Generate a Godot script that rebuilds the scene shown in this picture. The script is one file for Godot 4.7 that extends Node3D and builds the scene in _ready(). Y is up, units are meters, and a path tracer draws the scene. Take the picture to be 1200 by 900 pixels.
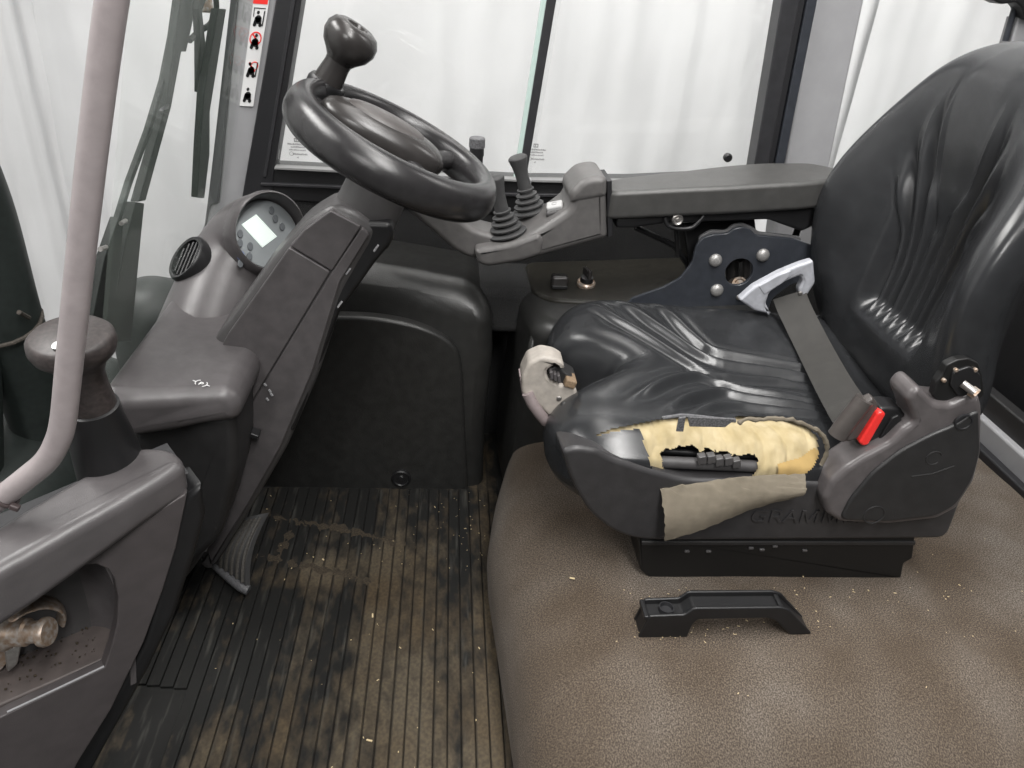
extends Node3D
# A forklift cab seen through its door opening: x runs towards the rear, y up, the door side is +z.

const CREASE := 40.0

# ---------------------------------------------------------------- mesh collector
class Mb:
	var v := PackedVector3Array()

	func tri(a: Vector3, b: Vector3, c: Vector3) -> void:
		v.append(a); v.append(b); v.append(c)

	func quad(a: Vector3, b: Vector3, c: Vector3, d: Vector3) -> void:
		tri(a, b, c); tri(a, c, d)

	func outward(from: int) -> void:      # a closed shape added since «from» gets faces that look outwards
		var vol := 0.0
		var o := v[from] if from < v.size() else Vector3.ZERO
		for i in range(from, v.size(), 3):
			vol += (v[i] - o).dot((v[i + 1] - o).cross(v[i + 2] - o))
		if vol < 0.0:
			flip(from)

	func flip(from: int) -> void:
		for i in range(from, v.size(), 3):
			var t := v[i + 1]
			v[i + 1] = v[i + 2]
			v[i + 2] = t

	func shift(from: int, xf: Transform3D) -> void:
		for i in range(from, v.size()):
			v[i] = xf * v[i]

	func turned(xf: Transform3D) -> Mb:
		shift(0, xf)
		outward(0)
		return self

	func warp(f: Callable, from := 0) -> void:
		for i in range(from, v.size()):
			v[i] = f.call(v[i])

	# rings of equal length; closed rings
	func loft(rings: Array, cap0 := true, cap1 := true) -> void:
		var from := v.size()
		for r in range(rings.size() - 1):
			var a: PackedVector3Array = rings[r]
			var b: PackedVector3Array = rings[r + 1]
			var n := a.size()
			for i in n:
				var j := (i + 1) % n
				quad(a[i], a[j], b[j], b[i])
		for e in 2:
			if (e == 0 and cap0) or (e == 1 and cap1):
				var r: PackedVector3Array = rings[0] if e == 0 else rings[rings.size() - 1]
				var m := Vector3.ZERO
				for p in r:
					m += p
				m /= r.size()
				for i in r.size():
					if e == 0:
						tri(m, r[(i + 1) % r.size()], r[i])
					else:
						tri(m, r[i], r[(i + 1) % r.size()])
		outward(from)

	func grid(f: Callable, nu: int, nv: int, keep = null) -> void:
		var pts := []
		for i in nu + 1:
			var row := PackedVector3Array()
			for j in nv + 1:
				row.append(f.call(float(i) / nu, float(j) / nv))
			pts.append(row)
		for i in nu:
			for j in nv:
				if keep != null and not keep.call((float(i) + 0.5) / nu, (float(j) + 0.5) / nv):
					continue
				quad(pts[i][j], pts[i + 1][j], pts[i + 1][j + 1], pts[i][j + 1])

	# a sheet with thickness: f gives the face, g the back
	func slab(f: Callable, g: Callable, nu: int, nv: int) -> void:
		var from := v.size()
		var a := []
		var b := []
		for i in nu + 1:
			var ra := PackedVector3Array()
			var rb := PackedVector3Array()
			for j in nv + 1:
				ra.append(f.call(float(i) / nu, float(j) / nv))
				rb.append(g.call(float(i) / nu, float(j) / nv))
			a.append(ra); b.append(rb)
		for i in nu:
			for j in nv:
				quad(a[i][j], a[i + 1][j], a[i + 1][j + 1], a[i][j + 1])
				quad(b[i][j], b[i][j + 1], b[i + 1][j + 1], b[i + 1][j])
		for i in nu:
			quad(a[i][0], b[i][0], b[i + 1][0], a[i + 1][0])
			quad(a[i][nv], a[i + 1][nv], b[i + 1][nv], b[i][nv])
		for j in nv:
			quad(a[0][j], a[0][j + 1], b[0][j + 1], b[0][j])
			quad(a[nu][j], b[nu][j], b[nu][j + 1], a[nu][j + 1])
		outward(from)

	func tube(path: PackedVector3Array, radius, n := 14, closed := false) -> void:
		var rings := []
		var side := Vector3.ZERO
		var m := path.size()
		for i in m:
			var d: Vector3
			if closed:
				d = path[(i + 1) % m] - path[(i + m - 1) % m]
			else:
				d = path[mini(i + 1, m - 1)] - path[maxi(i - 1, 0)]
			d = d.normalized()
			if side == Vector3.ZERO:
				side = d.cross(Vector3.UP if absf(d.y) < 0.9 else Vector3.RIGHT).normalized()
			side = (side - d * side.dot(d)).normalized()
			var up := d.cross(side)
			var r: float = radius[i] if radius is Array or radius is PackedFloat32Array else radius
			var ring := PackedVector3Array()
			for k in n:
				var a := TAU * k / n
				ring.append(path[i] + (side * cos(a) + up * sin(a)) * r)
			rings.append(ring)
		if closed:
			rings.append(rings[0])
			loft(rings, false, false)
		else:
			loft(rings)

	# profile of (radius, height) turned about +y of xf
	func lathe(profile: Array, xf: Transform3D, n := 32) -> void:
		var rings := []
		for p: Vector2 in profile:
			var ring := PackedVector3Array()
			for k in n:
				var a := TAU * k / n
				ring.append(xf * Vector3(cos(a) * maxf(p.x, 0.00001), p.y, sin(a) * maxf(p.x, 0.00001)))
			rings.append(ring)
		loft(rings)

	# outline in the xy plane from z0 to z1, edges rounded by bev
	func prism(outline: PackedVector2Array, z0: float, z1: float, bev := 0.0, xf := Transform3D.IDENTITY, seg := 4) -> void:
		var from := v.size()
		var o := outline.duplicate()
		if Geometry2D.is_polygon_clockwise(o):
			o.reverse()
		var n := o.size()
		var nor := PackedVector2Array()
		for i in n:
			var e0 := (o[i] - o[(i + n - 1) % n]).normalized()
			var e1 := (o[(i + 1) % n] - o[i]).normalized()
			var m := Vector2(e0.y + e1.y, -e0.x - e1.x)
			var l := m.length()
			nor.append(m / maxf(l * l / 2.0, 0.6) if l > 0.001 else Vector2(e1.y, -e1.x))
		var levels := []
		if bev <= 0.0:
			levels = [Vector2(0, z0), Vector2(0, z1)]
		else:
			for k in seg + 1:
				var a := PI / 2 * k / seg
				levels.append(Vector2(bev * (1 - sin(a)), z0 + bev * (1 - cos(a))))
			for k in seg + 1:
				var a := PI / 2 * (seg - k) / seg
				levels.append(Vector2(bev * (1 - sin(a)), z1 - bev * (1 - cos(a))))
		var rings := []
		for l: Vector2 in levels:
			var ring := PackedVector3Array()
			for i in n:
				var q: Vector2 = o[i] - nor[i] * l.x
				ring.append(Vector3(q.x, q.y, l.y))
			rings.append(ring)
		for r in range(rings.size() - 1):
			for i in n:
				var j := (i + 1) % n
				quad(rings[r][i], rings[r][j], rings[r + 1][j], rings[r + 1][i])
		for e in 2:
			var ring: PackedVector3Array = rings[0] if e == 0 else rings[rings.size() - 1]
			var flat := PackedVector2Array()
			for p in ring:
				flat.append(Vector2(p.x, p.y))
			var t := Geometry2D.triangulate_polygon(flat)
			if t.is_empty():
				t = Geometry2D.triangulate_polygon(o)
			for i in range(0, t.size(), 3):
				var a := ring[t[i]]
				var b := ring[t[i + 1]]
				var c := ring[t[i + 2]]
				var up := (b - a).cross(c - a).z > 0.0
				if up == (e == 1):
					tri(a, b, c)
				else:
					tri(a, c, b)
		shift(from, xf)

	# box with rounded edges, centred on xf
	func rbox(size: Vector3, r: float, xf := Transform3D.IDENTITY, seg := 3) -> void:
		var from := v.size()
		var h := size / 2
		r = minf(r, minf(h.x, minf(h.y, h.z)) * 0.999)
		for axis in 3:
			for s in [-1.0, 1.0]:
				var u := (axis + 1) % 3
				var w := (axis + 2) % 3
				var cu := marks(h[u], r, seg)
				var cw := marks(h[w], r, seg)
				var pts := []
				for a: float in cu:
					var row := PackedVector3Array()
					for b: float in cw:
						var q := Vector3.ZERO
						q[axis] = s * h[axis]; q[u] = a; q[w] = b
						var inner := q.clamp(-h + Vector3(r, r, r), h - Vector3(r, r, r))
						row.append(inner + (q - inner).normalized() * r)
					pts.append(row)
				for i in cu.size() - 1:
					for j in cw.size() - 1:
						if s > 0:
							quad(pts[i][j], pts[i + 1][j], pts[i + 1][j + 1], pts[i][j + 1])
						else:
							quad(pts[i][j], pts[i][j + 1], pts[i + 1][j + 1], pts[i + 1][j])
		shift(from, xf)

	func marks(h: float, r: float, seg: int) -> PackedFloat32Array:
		var c := PackedFloat32Array()
		for k in seg + 1:
			c.append(-h + r * (1 - tan(PI / 4 * (1 - float(k) / seg))))
		for k in seg + 1:
			c.append(h - r * (1 - tan(PI / 4 * float(k) / seg)))
		return c

	func commit(crease := 40.0, uv = null) -> ArrayMesh:
		var n := v.size()
		var face := PackedVector3Array()
		face.resize(n / 3)
		var at := {}
		var keys := []
		keys.resize(n)
		for t in n / 3:
			face[t] = (v[3 * t + 1] - v[3 * t]).cross(v[3 * t + 2] - v[3 * t])
			for k in 3:
				var key := Vector3i((v[3 * t + k] * 20000.0).round())
				keys[3 * t + k] = key
				if at.has(key):
					at[key].append(t)
				else:
					at[key] = [t]
		var limit := cos(deg_to_rad(crease))
		var pos := PackedVector3Array()
		var nor := PackedVector3Array()
		var uvs := PackedVector2Array()
		for t in n / 3:
			var f := face[t]
			if f.length_squared() < 1e-20:
				continue
			var fn := f.normalized()
			for k in [0, 2, 1]:
				var s := Vector3.ZERO
				for o in at[keys[3 * t + k]]:
					var g := face[o]
					if g.dot(fn) > limit * g.length():
						s += g
				pos.append(v[3 * t + k])
				nor.append(s.normalized() if s.length_squared() > 1e-22 else fn)
				if uv != null:
					uvs.append(uv.call(v[3 * t + k]))
		var arr := []
		arr.resize(Mesh.ARRAY_MAX)
		arr[Mesh.ARRAY_VERTEX] = pos
		arr[Mesh.ARRAY_NORMAL] = nor
		if uv != null:
			arr[Mesh.ARRAY_TEX_UV] = uvs
		var am := ArrayMesh.new()
		am.add_surface_from_arrays(Mesh.PRIMITIVE_TRIANGLES, arr)
		return am


# ---------------------------------------------------------------- small tools
func V2(a) -> PackedVector2Array:
	return PackedVector2Array(a)

# rounds the corners of an outline
func fillet(pts, r: float, seg := 5) -> PackedVector2Array:
	var out := PackedVector2Array()
	var n: int = pts.size()
	for i in n:
		var p: Vector2 = pts[i]
		var a: Vector2 = pts[(i + n - 1) % n]
		var b: Vector2 = pts[(i + 1) % n]
		var da := (a - p)
		var db := (b - p)
		var t := minf(r, minf(da.length(), db.length()) * 0.48)
		var s := p + da.normalized() * t
		var e := p + db.normalized() * t
		for k in seg + 1:
			var q := float(k) / seg
			out.append(s.lerp(p, q).lerp(p.lerp(e, q), q))
	return out

# a smooth line through points (2D or 3D)
func smooth(pts: Array, per := 6, closed := false) -> Array:
	var out := []
	var n := pts.size()
	for i in (n if closed else n - 1):
		var p1 = pts[i]
		var p2 = pts[(i + 1) % n]
		var p0 = pts[(i + n - 1) % n] if closed else pts[maxi(i - 1, 0)]
		var p3 = pts[(i + 2) % n] if closed else pts[mini(i + 2, n - 1)]
		for k in per:
			out.append(p1.cubic_interpolate(p2, p0, p3, float(k) / per))
	if not closed:
		out.append(pts[n - 1])
	return out

func circle(c: Vector2, r: float, n := 24, ry := -1.0) -> PackedVector2Array:
	var out := PackedVector2Array()
	for k in n:
		out.append(c + Vector2(cos(TAU * k / n) * r, sin(TAU * k / n) * (r if ry < 0 else ry)))
	return out

# padded welt along a line: highest on it, with a soft crease either side; fades at both ends
func groove(p: Vector2, line: PackedVector2Array, w: float, fade0: float, fade1: float) -> float:
	var best := 1.0
	var at := 0.0
	var n := line.size() - 1
	for i in n:
		var c := Geometry2D.get_closest_point_to_segment(p, line[i], line[i + 1])
		var d := c.distance_squared_to(p)
		if d < best:
			best = d
			at = (i + line[i].distance_to(c) / maxf(line[i].distance_to(line[i + 1]), 0.0001)) / n
	best = sqrt(best)
	if best > w * 5.0:
		return 0.0
	var k := smoothstep(0.0, fade0, at) * (1.0 - smoothstep(1.0 - fade1, 1.0, at))
	w *= lerpf(1.15, 0.75, at)
	return (exp(-best * best / (w * w)) - 0.45 * exp(-pow((best - 1.9 * w) / (0.9 * w), 2.0))) * k

# a frame whose +y looks along «axis»
func along(at: Vector3, axis: Vector3, hint := Vector3.RIGHT) -> Transform3D:
	var y := axis.normalized()
	var x := (hint - y * hint.dot(y))
	if x.length() < 0.01:
		x = Vector3.FORWARD - y * Vector3.FORWARD.dot(y)
	x = x.normalized()
	return Transform3D(Basis(x, y, x.cross(y)), at)

# a frame whose +z looks along «axis» and whose +y is near «up»
func facing(at: Vector3, axis: Vector3, up := Vector3.UP) -> Transform3D:
	var z := axis.normalized()
	var y := (up - z * up.dot(z)).normalized()
	return Transform3D(Basis(y.cross(z), y, z), at)

func spow(x: float, e: float) -> float:
	return signf(x) * pow(absf(x), e)

func bump(x: float, c: float, w: float) -> float:
	return exp(-(x - c) * (x - c) / (w * w))

# a plate with a hole: outline and hole are both seen from the hole's centre
func holed(mb: Mb, outline: PackedVector2Array, c: Vector2, hole: PackedVector2Array, z0: float, z1: float, bev: float) -> void:
	var from := mb.v.size()
	var n := 144
	var o := PackedVector2Array()
	var h := PackedVector2Array()
	for k in n:
		var d := Vector2.from_angle(TAU * k / n)
		for pair in [[outline, o], [hole, h]]:
			var best := 0.0
			var poly: PackedVector2Array = pair[0]
			for i in poly.size():
				var hit = Geometry2D.segment_intersects_segment(c, c + d * 5.0, poly[i], poly[(i + 1) % poly.size()])
				if hit != null:
					best = maxf(best, c.distance_to(hit))
			pair[1].append(c + d * best)
	var rings := []
	for l in [[o, 0.0, z0 + bev], [o, -bev, z0], [h, bev * 0.6, z0], [h, 0.0, z0 + bev * 0.6], [h, 0.0, z1 - bev * 0.6], [h, bev * 0.6, z1], [o, -bev, z1], [o, 0.0, z1 - bev], [o, 0.0, z0 + bev]]:
		var ring := PackedVector3Array()
		for q: Vector2 in l[0]:
			var p := q + (q - c).normalized() * float(l[1])
			ring.append(Vector3(p.x, p.y, l[2]))
		rings.append(ring)
	mb.loft(rings, false, false)
	mb.outward(from)


# ---------------------------------------------------------------- scene objects
var taken := {}
var world: Node3D = self

func numbered(parent: Node, called: String) -> String:
	var key := "%d/%s" % [parent.get_instance_id(), called]
	var n: int = taken.get(key, 0)
	taken[key] = n + 1
	return called if n == 0 else "%s_%03d" % [called, n]

func tag(o: Node3D, label: String, category: String, group := "") -> void:
	o.set_meta("label", label)
	o.set_meta("category", category)
	if group:
		o.set_meta("group", group)

func thing(called: String, label: String, category: String, group := "") -> Node3D:
	var o := Node3D.new()
	o.name = numbered(self, called)
	add_child(o, true)
	tag(o, label, category, group)
	return o

func put(called: String, mb: Mb, m: Material, parent: Node = self, crease := CREASE, uv = null) -> MeshInstance3D:
	return put_mesh(called, mb.commit(crease, uv), m, parent)

func put_mesh(called: String, mesh: Mesh, m: Material, parent: Node = self) -> MeshInstance3D:
	var o := MeshInstance3D.new()
	o.name = numbered(parent, called)
	o.mesh = mesh
	o.material_override = m
	o.cast_shadow = GeometryInstance3D.SHADOW_CASTING_SETTING_ON
	parent.add_child(o, true)
	return o

func structure(o: Node3D) -> Node3D:
	o.set_meta("kind", "structure")
	return o

func prism_of(outline, z0: float, z1: float, bev := 0.004, seg := 4) -> Mb:
	var mb := Mb.new()
	mb.prism(V2(outline), z0, z1, bev, Transform3D.IDENTITY, seg)
	return mb

func tube_of(path, r, n := 14, closed := false) -> Mb:
	var mb := Mb.new()
	mb.tube(PackedVector3Array(path), r, n, closed)
	return mb

func lathe_of(profile: Array, xf: Transform3D, n := 32) -> Mb:
	var mb := Mb.new()
	mb.lathe(profile, xf, n)
	return mb

func rbox_of(size: Vector3, r: float, xf := Transform3D.IDENTITY) -> Mb:
	var mb := Mb.new()
	mb.rbox(size, r, xf)
	return mb

func dome_screw(at: Vector3, axis: Vector3, r: float, h: float) -> Mb:
	return lathe_of([Vector2(r, -0.004), Vector2(r, h * 0.25), Vector2(r * 0.92, h * 0.55), Vector2(r * 0.7, h * 0.85), Vector2(r * 0.35, h * 0.98), Vector2(0, h)], along(at, axis), 20)

# ---------------------------------------------------------------- materials
var M := {}

func lin(r: float, g: float, b: float, a := 1.0) -> Color:
	var c := Color(r, g, b).linear_to_srgb()
	c.a = a
	return c

func noise(freq: float, seed_: int, octaves := 4, type := FastNoiseLite.TYPE_SIMPLEX_SMOOTH) -> FastNoiseLite:
	var n := FastNoiseLite.new()
	n.noise_type = type
	n.frequency = freq
	n.seed = seed_
	n.fractal_octaves = octaves
	return n

func noise_map(freq: float, seed_: int, octaves := 4, low := 0.8, high := 1.0, normal := false, strength := 2.0, size := 512, type := FastNoiseLite.TYPE_SIMPLEX_SMOOTH, tint := Color.WHITE, spread := 0.5) -> NoiseTexture2D:
	var t := NoiseTexture2D.new()
	t.width = size
	t.height = size
	t.seamless = true
	t.noise = noise(freq, seed_, octaves, type)
	if normal:
		t.as_normal_map = true
		t.bump_strength = strength
	else:
		var g := Gradient.new()
		g.set_color(0, Color(low * tint.r, low * tint.g, low * tint.b))
		g.set_color(1, Color(high, high, high))
		if spread < 0.0:                # sparse dark spots
			g.set_offset(0, 0.5 + spread - 0.05)
			g.set_offset(1, 0.5 + spread)
		else:
			g.set_offset(0, 0.5 - spread)
			g.set_offset(1, 0.5 + spread)
		t.color_ramp = g
	return t

func surface(color: Color, rough: float, opt := {}) -> StandardMaterial3D:
	var m := StandardMaterial3D.new()
	m.albedo_color = color
	m.roughness = rough
	m.metallic = opt.get("metal", 0.0)
	m.metallic_specular = opt.get("spec", 0.5)
	m.uv1_triplanar = opt.get("tri", true)
	m.uv1_world_triplanar = opt.get("tri", true)
	var s: float = opt.get("scale", 6.0)
	m.uv1_scale = Vector3(s, s, s) if opt.get("tri", true) else Vector3.ONE
	if opt.has("map"):
		m.albedo_texture = opt.map
	if opt.has("bump"):
		m.normal_enabled = true
		m.normal_texture = opt.bump
		m.normal_scale = opt.get("bump_scale", 1.0)
	if opt.has("rough_map"):
		m.roughness_texture = opt.rough_map
	if opt.has("coat"):
		m.clearcoat_enabled = true
		m.clearcoat = opt.coat
		m.clearcoat_roughness = 0.25
	if opt.has("sheen"):
		m.rim_enabled = true
		m.rim = opt.sheen
		m.rim_tint = 0.5
	m.cull_mode = BaseMaterial3D.CULL_DISABLED if opt.get("both", false) else BaseMaterial3D.CULL_BACK
	return m

func make_materials() -> void:
	var grain := noise_map(0.3, 3, 2, 0, 1, true, 1.5)
	var mottle := noise_map(0.012, 5, 6, 0.86, 1.0)
	var wear := noise_map(0.03, 7, 5, 0.75, 1.0)
	var weave := noise_map(0.16, 11, 3, 0.35, 1.0)
	var weave_bump := noise_map(0.3, 11, 3, 0, 1, true, 5.0)
	var felt := noise_map(0.05, 13, 5, 0.45, 1.0)
	M.plastic = surface(lin(0.09, 0.083, 0.085), 0.42, {"map": mottle, "scale": 5.0, "bump": grain, "bump_scale": 0.25, "rough_map": wear})
	M.plastic_mid = surface(lin(0.075, 0.072, 0.073), 0.45, {"map": mottle, "scale": 5.0, "bump": grain, "bump_scale": 0.25, "rough_map": wear})
	M.plastic_dark = surface(lin(0.024, 0.0235, 0.024), 0.45, {"map": mottle, "scale": 5.0, "bump": grain, "bump_scale": 0.3})
	M.black = surface(lin(0.012, 0.012, 0.013), 0.42, {"map": mottle, "scale": 5.0, "bump": grain, "bump_scale": 0.2})
	M.moulding = surface(lin(0.026, 0.026, 0.025), 0.42, {"map": noise_map(0.02, 21, 5, 0.82, 1.0), "scale": 3.0, "bump": grain, "bump_scale": 0.3, "rough_map": wear})
	M.console = surface(lin(0.12, 0.115, 0.113), 0.42, {"map": mottle, "scale": 6.0, "bump": grain, "bump_scale": 0.2})
	M.vinyl = surface(lin(0.026, 0.027, 0.029), 0.27, {"map": mottle, "scale": 4.0, "bump": noise_map(0.35, 17, 2, 0, 1, true, 2.0), "bump_scale": 0.15, "rough_map": wear})
	M.leather = surface(lin(0.026, 0.025, 0.026), 0.24, {"map": mottle, "scale": 8.0, "bump": noise_map(0.3, 17, 2, 0, 1, true, 3.0), "bump_scale": 0.2})
	M.rubber_grip = surface(lin(0.075, 0.068, 0.066), 0.4, {"map": mottle, "scale": 8.0})
	M.gaiter = surface(lin(0.05, 0.05, 0.051), 0.6, {"map": mottle, "scale": 10.0})
	M.carpet = surface(lin(0.212, 0.184, 0.157), 0.97, {"map": noise_map(0.17, 31, 4, 0.46, 1.0, false, 1.0, 1024, FastNoiseLite.TYPE_SIMPLEX_SMOOTH, Color(1.0, 0.95, 0.9), 0.28), "scale": 2.0, "bump": noise_map(0.45, 11, 2, 0, 1, true, 4.0, 1024), "bump_scale": 0.25, "sheen": 0.2})
	M.carpet.detail_enabled = true
	M.carpet.detail_blend_mode = BaseMaterial3D.BLEND_MODE_MUL
	M.carpet.detail_uv_layer = BaseMaterial3D.DETAIL_UV_2
	M.carpet.uv2_triplanar = true
	M.carpet.uv2_world_triplanar = true
	M.carpet.uv2_scale = Vector3(0.9, 0.9, 0.9)
	M.carpet.detail_albedo = noise_map(0.009, 33, 6, 0.76, 1.0, false, 1.0, 512, FastNoiseLite.TYPE_SIMPLEX_SMOOTH, Color(1.0, 0.93, 0.84), 0.3)
	M.carpet_dark = surface(lin(0.06, 0.06, 0.061), 0.97, {"map": noise_map(0.25, 41, 3, 0.08, 1.0, false, 1.0, 512, FastNoiseLite.TYPE_SIMPLEX_SMOOTH, Color.WHITE, 0.2), "scale": 4.0, "bump": weave_bump, "bump_scale": 0.8})
	M.pillar = surface(lin(0.31, 0.31, 0.32), 0.45, {"map": noise_map(0.01, 55, 4, 0.95, 1.0), "scale": 3.0})
	M.rail = surface(lin(0.35, 0.31, 0.312), 0.38, {"map": noise_map(0.02, 51, 5, 0.9, 1.0), "scale": 4.0, "bump": grain, "bump_scale": 0.1})
	M.seal = surface(lin(0.014, 0.014, 0.016), 0.5)
	M.frame = surface(lin(0.03, 0.03, 0.033), 0.4, {"map": mottle, "scale": 6.0})
	M.glass = surface(Color(0.95, 0.97, 0.96, 0.04), 0.02, {"tri": false})
	M.glass.transparency = BaseMaterial3D.TRANSPARENCY_ALPHA
	M.windscreen = surface(Color(0.86, 0.93, 0.88, 0.05), 0.03, {"tri": false, "spec": 0.18})
	M.windscreen.transparency = BaseMaterial3D.TRANSPARENCY_ALPHA
	M.glass_edge = surface(lin(0.5, 0.62, 0.58), 0.2, {"tri": false})
	M.cloth = surface(lin(0.75, 0.755, 0.76), 0.9, {"map": noise_map(0.006, 61, 4, 0.95, 1.0), "scale": 0.7, "both": true})
	M.cloth.backlight_enabled = true
	M.cloth.backlight = Color(0.25, 0.25, 0.25)
	M.metal = surface(lin(0.5, 0.48, 0.46), 0.38, {"metal": 0.9, "map": wear, "scale": 9.0})
	M.worn_metal = surface(lin(0.5, 0.47, 0.44), 0.42, {"metal": 0.6, "map": noise_map(0.02, 71, 5, 0.78, 1.0, false, 1.0, 512, FastNoiseLite.TYPE_SIMPLEX_SMOOTH, Color(1.0, 0.85, 0.72), 0.3), "scale": 10.0})
	M.silver = surface(lin(0.46, 0.47, 0.51), 0.45, {"metal": 0.1, "map": mottle, "scale": 8.0})
	M.bracket = surface(lin(0.035, 0.039, 0.048), 0.38, {"map": mottle, "scale": 8.0})
	M.ivory = surface(lin(0.47, 0.43, 0.385), 0.45, {"map": mottle, "scale": 9.0})
	M.mauve = surface(lin(0.3, 0.25, 0.25), 0.45, {"map": mottle, "scale": 9.0})
	M.foam = surface(lin(0.5, 0.42, 0.275), 0.95, {"map": noise_map(0.012, 81, 5, 0.8, 1.0, false, 1.0, 512, FastNoiseLite.TYPE_SIMPLEX_SMOOTH, Color(1.0, 0.97, 0.85)), "scale": 4.0, "bump": noise_map(0.4, 82, 3, 0, 1, true, 2.0), "bump_scale": 0.12})
	M.foam_deep = surface(lin(0.5, 0.34, 0.13), 0.95, {"map": noise_map(0.012, 81, 5, 0.8, 1.0), "scale": 4.0})
	M.backing = surface(lin(0.17, 0.145, 0.108), 0.85, {"map": mottle, "scale": 7.0, "bump": weave_bump, "bump_scale": 0.2, "both": true})
	M.webbing = surface(lin(0.04, 0.038, 0.035), 0.8, {"map": mottle, "scale": 6.0, "bump": weave_bump, "bump_scale": 0.4})
	M.red = surface(lin(0.8, 0.035, 0.03), 0.35, {"tri": false})
	M.white = surface(lin(0.7, 0.7, 0.7), 0.5, {"tri": false})
	M.print_grey = surface(lin(0.2, 0.2, 0.2), 0.6, {"tri": false})
	M.dirt = surface(lin(0.085, 0.064, 0.04), 1.0, {"map": felt, "scale": 8.0, "bump": weave_bump, "bump_scale": 1.0})
	M.crumb = surface(lin(0.5, 0.4, 0.24), 0.9, {"tri": false})
	M.outside_dark = surface(lin(0.02, 0.026, 0.024), 0.5, {"map": wear, "scale": 4.0})
	M.wiper = surface(lin(0.013, 0.019, 0.016), 0.7, {"map": noise_map(0.03, 91, 5, 0.5, 1.0), "scale": 12.0})
	M.concrete = surface(lin(0.3, 0.3, 0.29), 0.9, {"map": felt, "scale": 1.0})
	M.mauve_dark = surface(lin(0.085, 0.07, 0.066), 0.6, {"map": mottle, "scale": 6.0})
	M.face = surface(lin(0.28, 0.3, 0.31), 0.4, {"tri": false})
	M.blue = surface(lin(0.12, 0.2, 0.5), 0.4, {"tri": false})
	M.grip_brown = surface(lin(0.065, 0.053, 0.051), 0.45, {"map": noise_map(0.03, 101, 5, 0.55, 1.0), "scale": 9.0})
	M.vinyl_gloss = surface(lin(0.038, 0.035, 0.034), 0.27, {"map": mottle, "scale": 8.0, "bump": grain, "bump_scale": 0.15})
	M.dusty_plastic = surface(lin(0.1, 0.085, 0.07), 0.8, {"map": felt, "scale": 9.0})
	M.cable_tie = surface(lin(0.06, 0.045, 0.045), 0.5, {"tri": false})
	M.pedal_rib = surface(lin(0.12, 0.112, 0.10), 0.7, {"map": felt, "scale": 9.0})
	M.pedal_lip = surface(lin(0.2, 0.2, 0.21), 0.5, {"map": felt, "scale": 9.0})
	M.arm = surface(lin(0.062, 0.061, 0.059), 0.42, {"map": mottle, "scale": 5.0, "bump": grain, "bump_scale": 0.3})
	M.pillar_dark = surface(lin(0.14, 0.14, 0.145), 0.4, {"tri": false})
	M.rivet = surface(lin(0.4, 0.39, 0.38), 0.4, {"metal": 0.5, "map": wear, "scale": 20.0})
	M.ivory_grey = surface(lin(0.4, 0.4, 0.4), 0.45, {"tri": false})
	M.torn_grey = surface(lin(0.2, 0.2, 0.21), 0.6, {"map": felt, "scale": 10.0})
	M.cover_trim = surface(lin(0.105, 0.095, 0.096), 0.34, {"map": mottle, "scale": 6.0})
	M.wood_tan = surface(lin(0.3, 0.21, 0.13), 0.6, {"map": wear, "scale": 12.0})
	M.tongue = surface(lin(0.075, 0.066, 0.062), 0.35, {"map": mottle, "scale": 10.0})
	M.pan = surface(lin(0.04, 0.0385, 0.04), 0.4, {"map": mottle, "scale": 5.0, "bump": grain, "bump_scale": 0.25})
	M.panel = surface(lin(0.066, 0.058, 0.059), 0.5, {"map": mottle, "scale": 5.0, "bump": grain, "bump_scale": 0.25})
	M.deep_black = surface(lin(0.006, 0.006, 0.006), 0.5, {"tri": false})
	M.olive = surface(lin(0.03, 0.028, 0.023), 0.36, {"map": noise_map(0.02, 21, 5, 0.7, 1.0), "scale": 5.0})
	M.key_grey = surface(lin(0.12, 0.13, 0.14), 0.5, {"tri": false})


# ================================================================ the scene
func _ready() -> void:
	var cam := Camera3D.new()
	cam.name = "camera"
	cam.fov = 53.13
	cam.near = 0.02
	cam.far = 60.0
	cam.transform = Transform3D(Basis(Vector3(0.99548, 0.06698, 0.06735), Vector3(-0.02489, 0.86823, -0.49553), Vector3(-0.09167, 0.49161, 0.86598)).orthonormalized(), Vector3(0, 1.05, 0))
	add_child(cam)
	cam.current = true
	var env := Environment.new()
	env.background_mode = Environment.BG_COLOR
	env.background_color = Color(0.36, 0.36, 0.365)
	env.tonemap_mode = Environment.TONE_MAPPER_LINEAR
	env.tonemap_exposure = 0.86
	env.sdfgi_enabled = true
	env.ssao_enabled = true
	env.ssil_enabled = true
	var we := WorldEnvironment.new()
	we.name = "environment"
	we.environment = env
	add_child(we)
	make_materials()
	lamps()
	setting()
	curtains()
	windows()
	floor_mat()
	hood()
	far_panel()
	outside()
	dashboard()
	column()
	wheel()
	door_console()
	pedals()
	armrest()
	shelf()
	seat()
	belt()
	litter()

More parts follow.
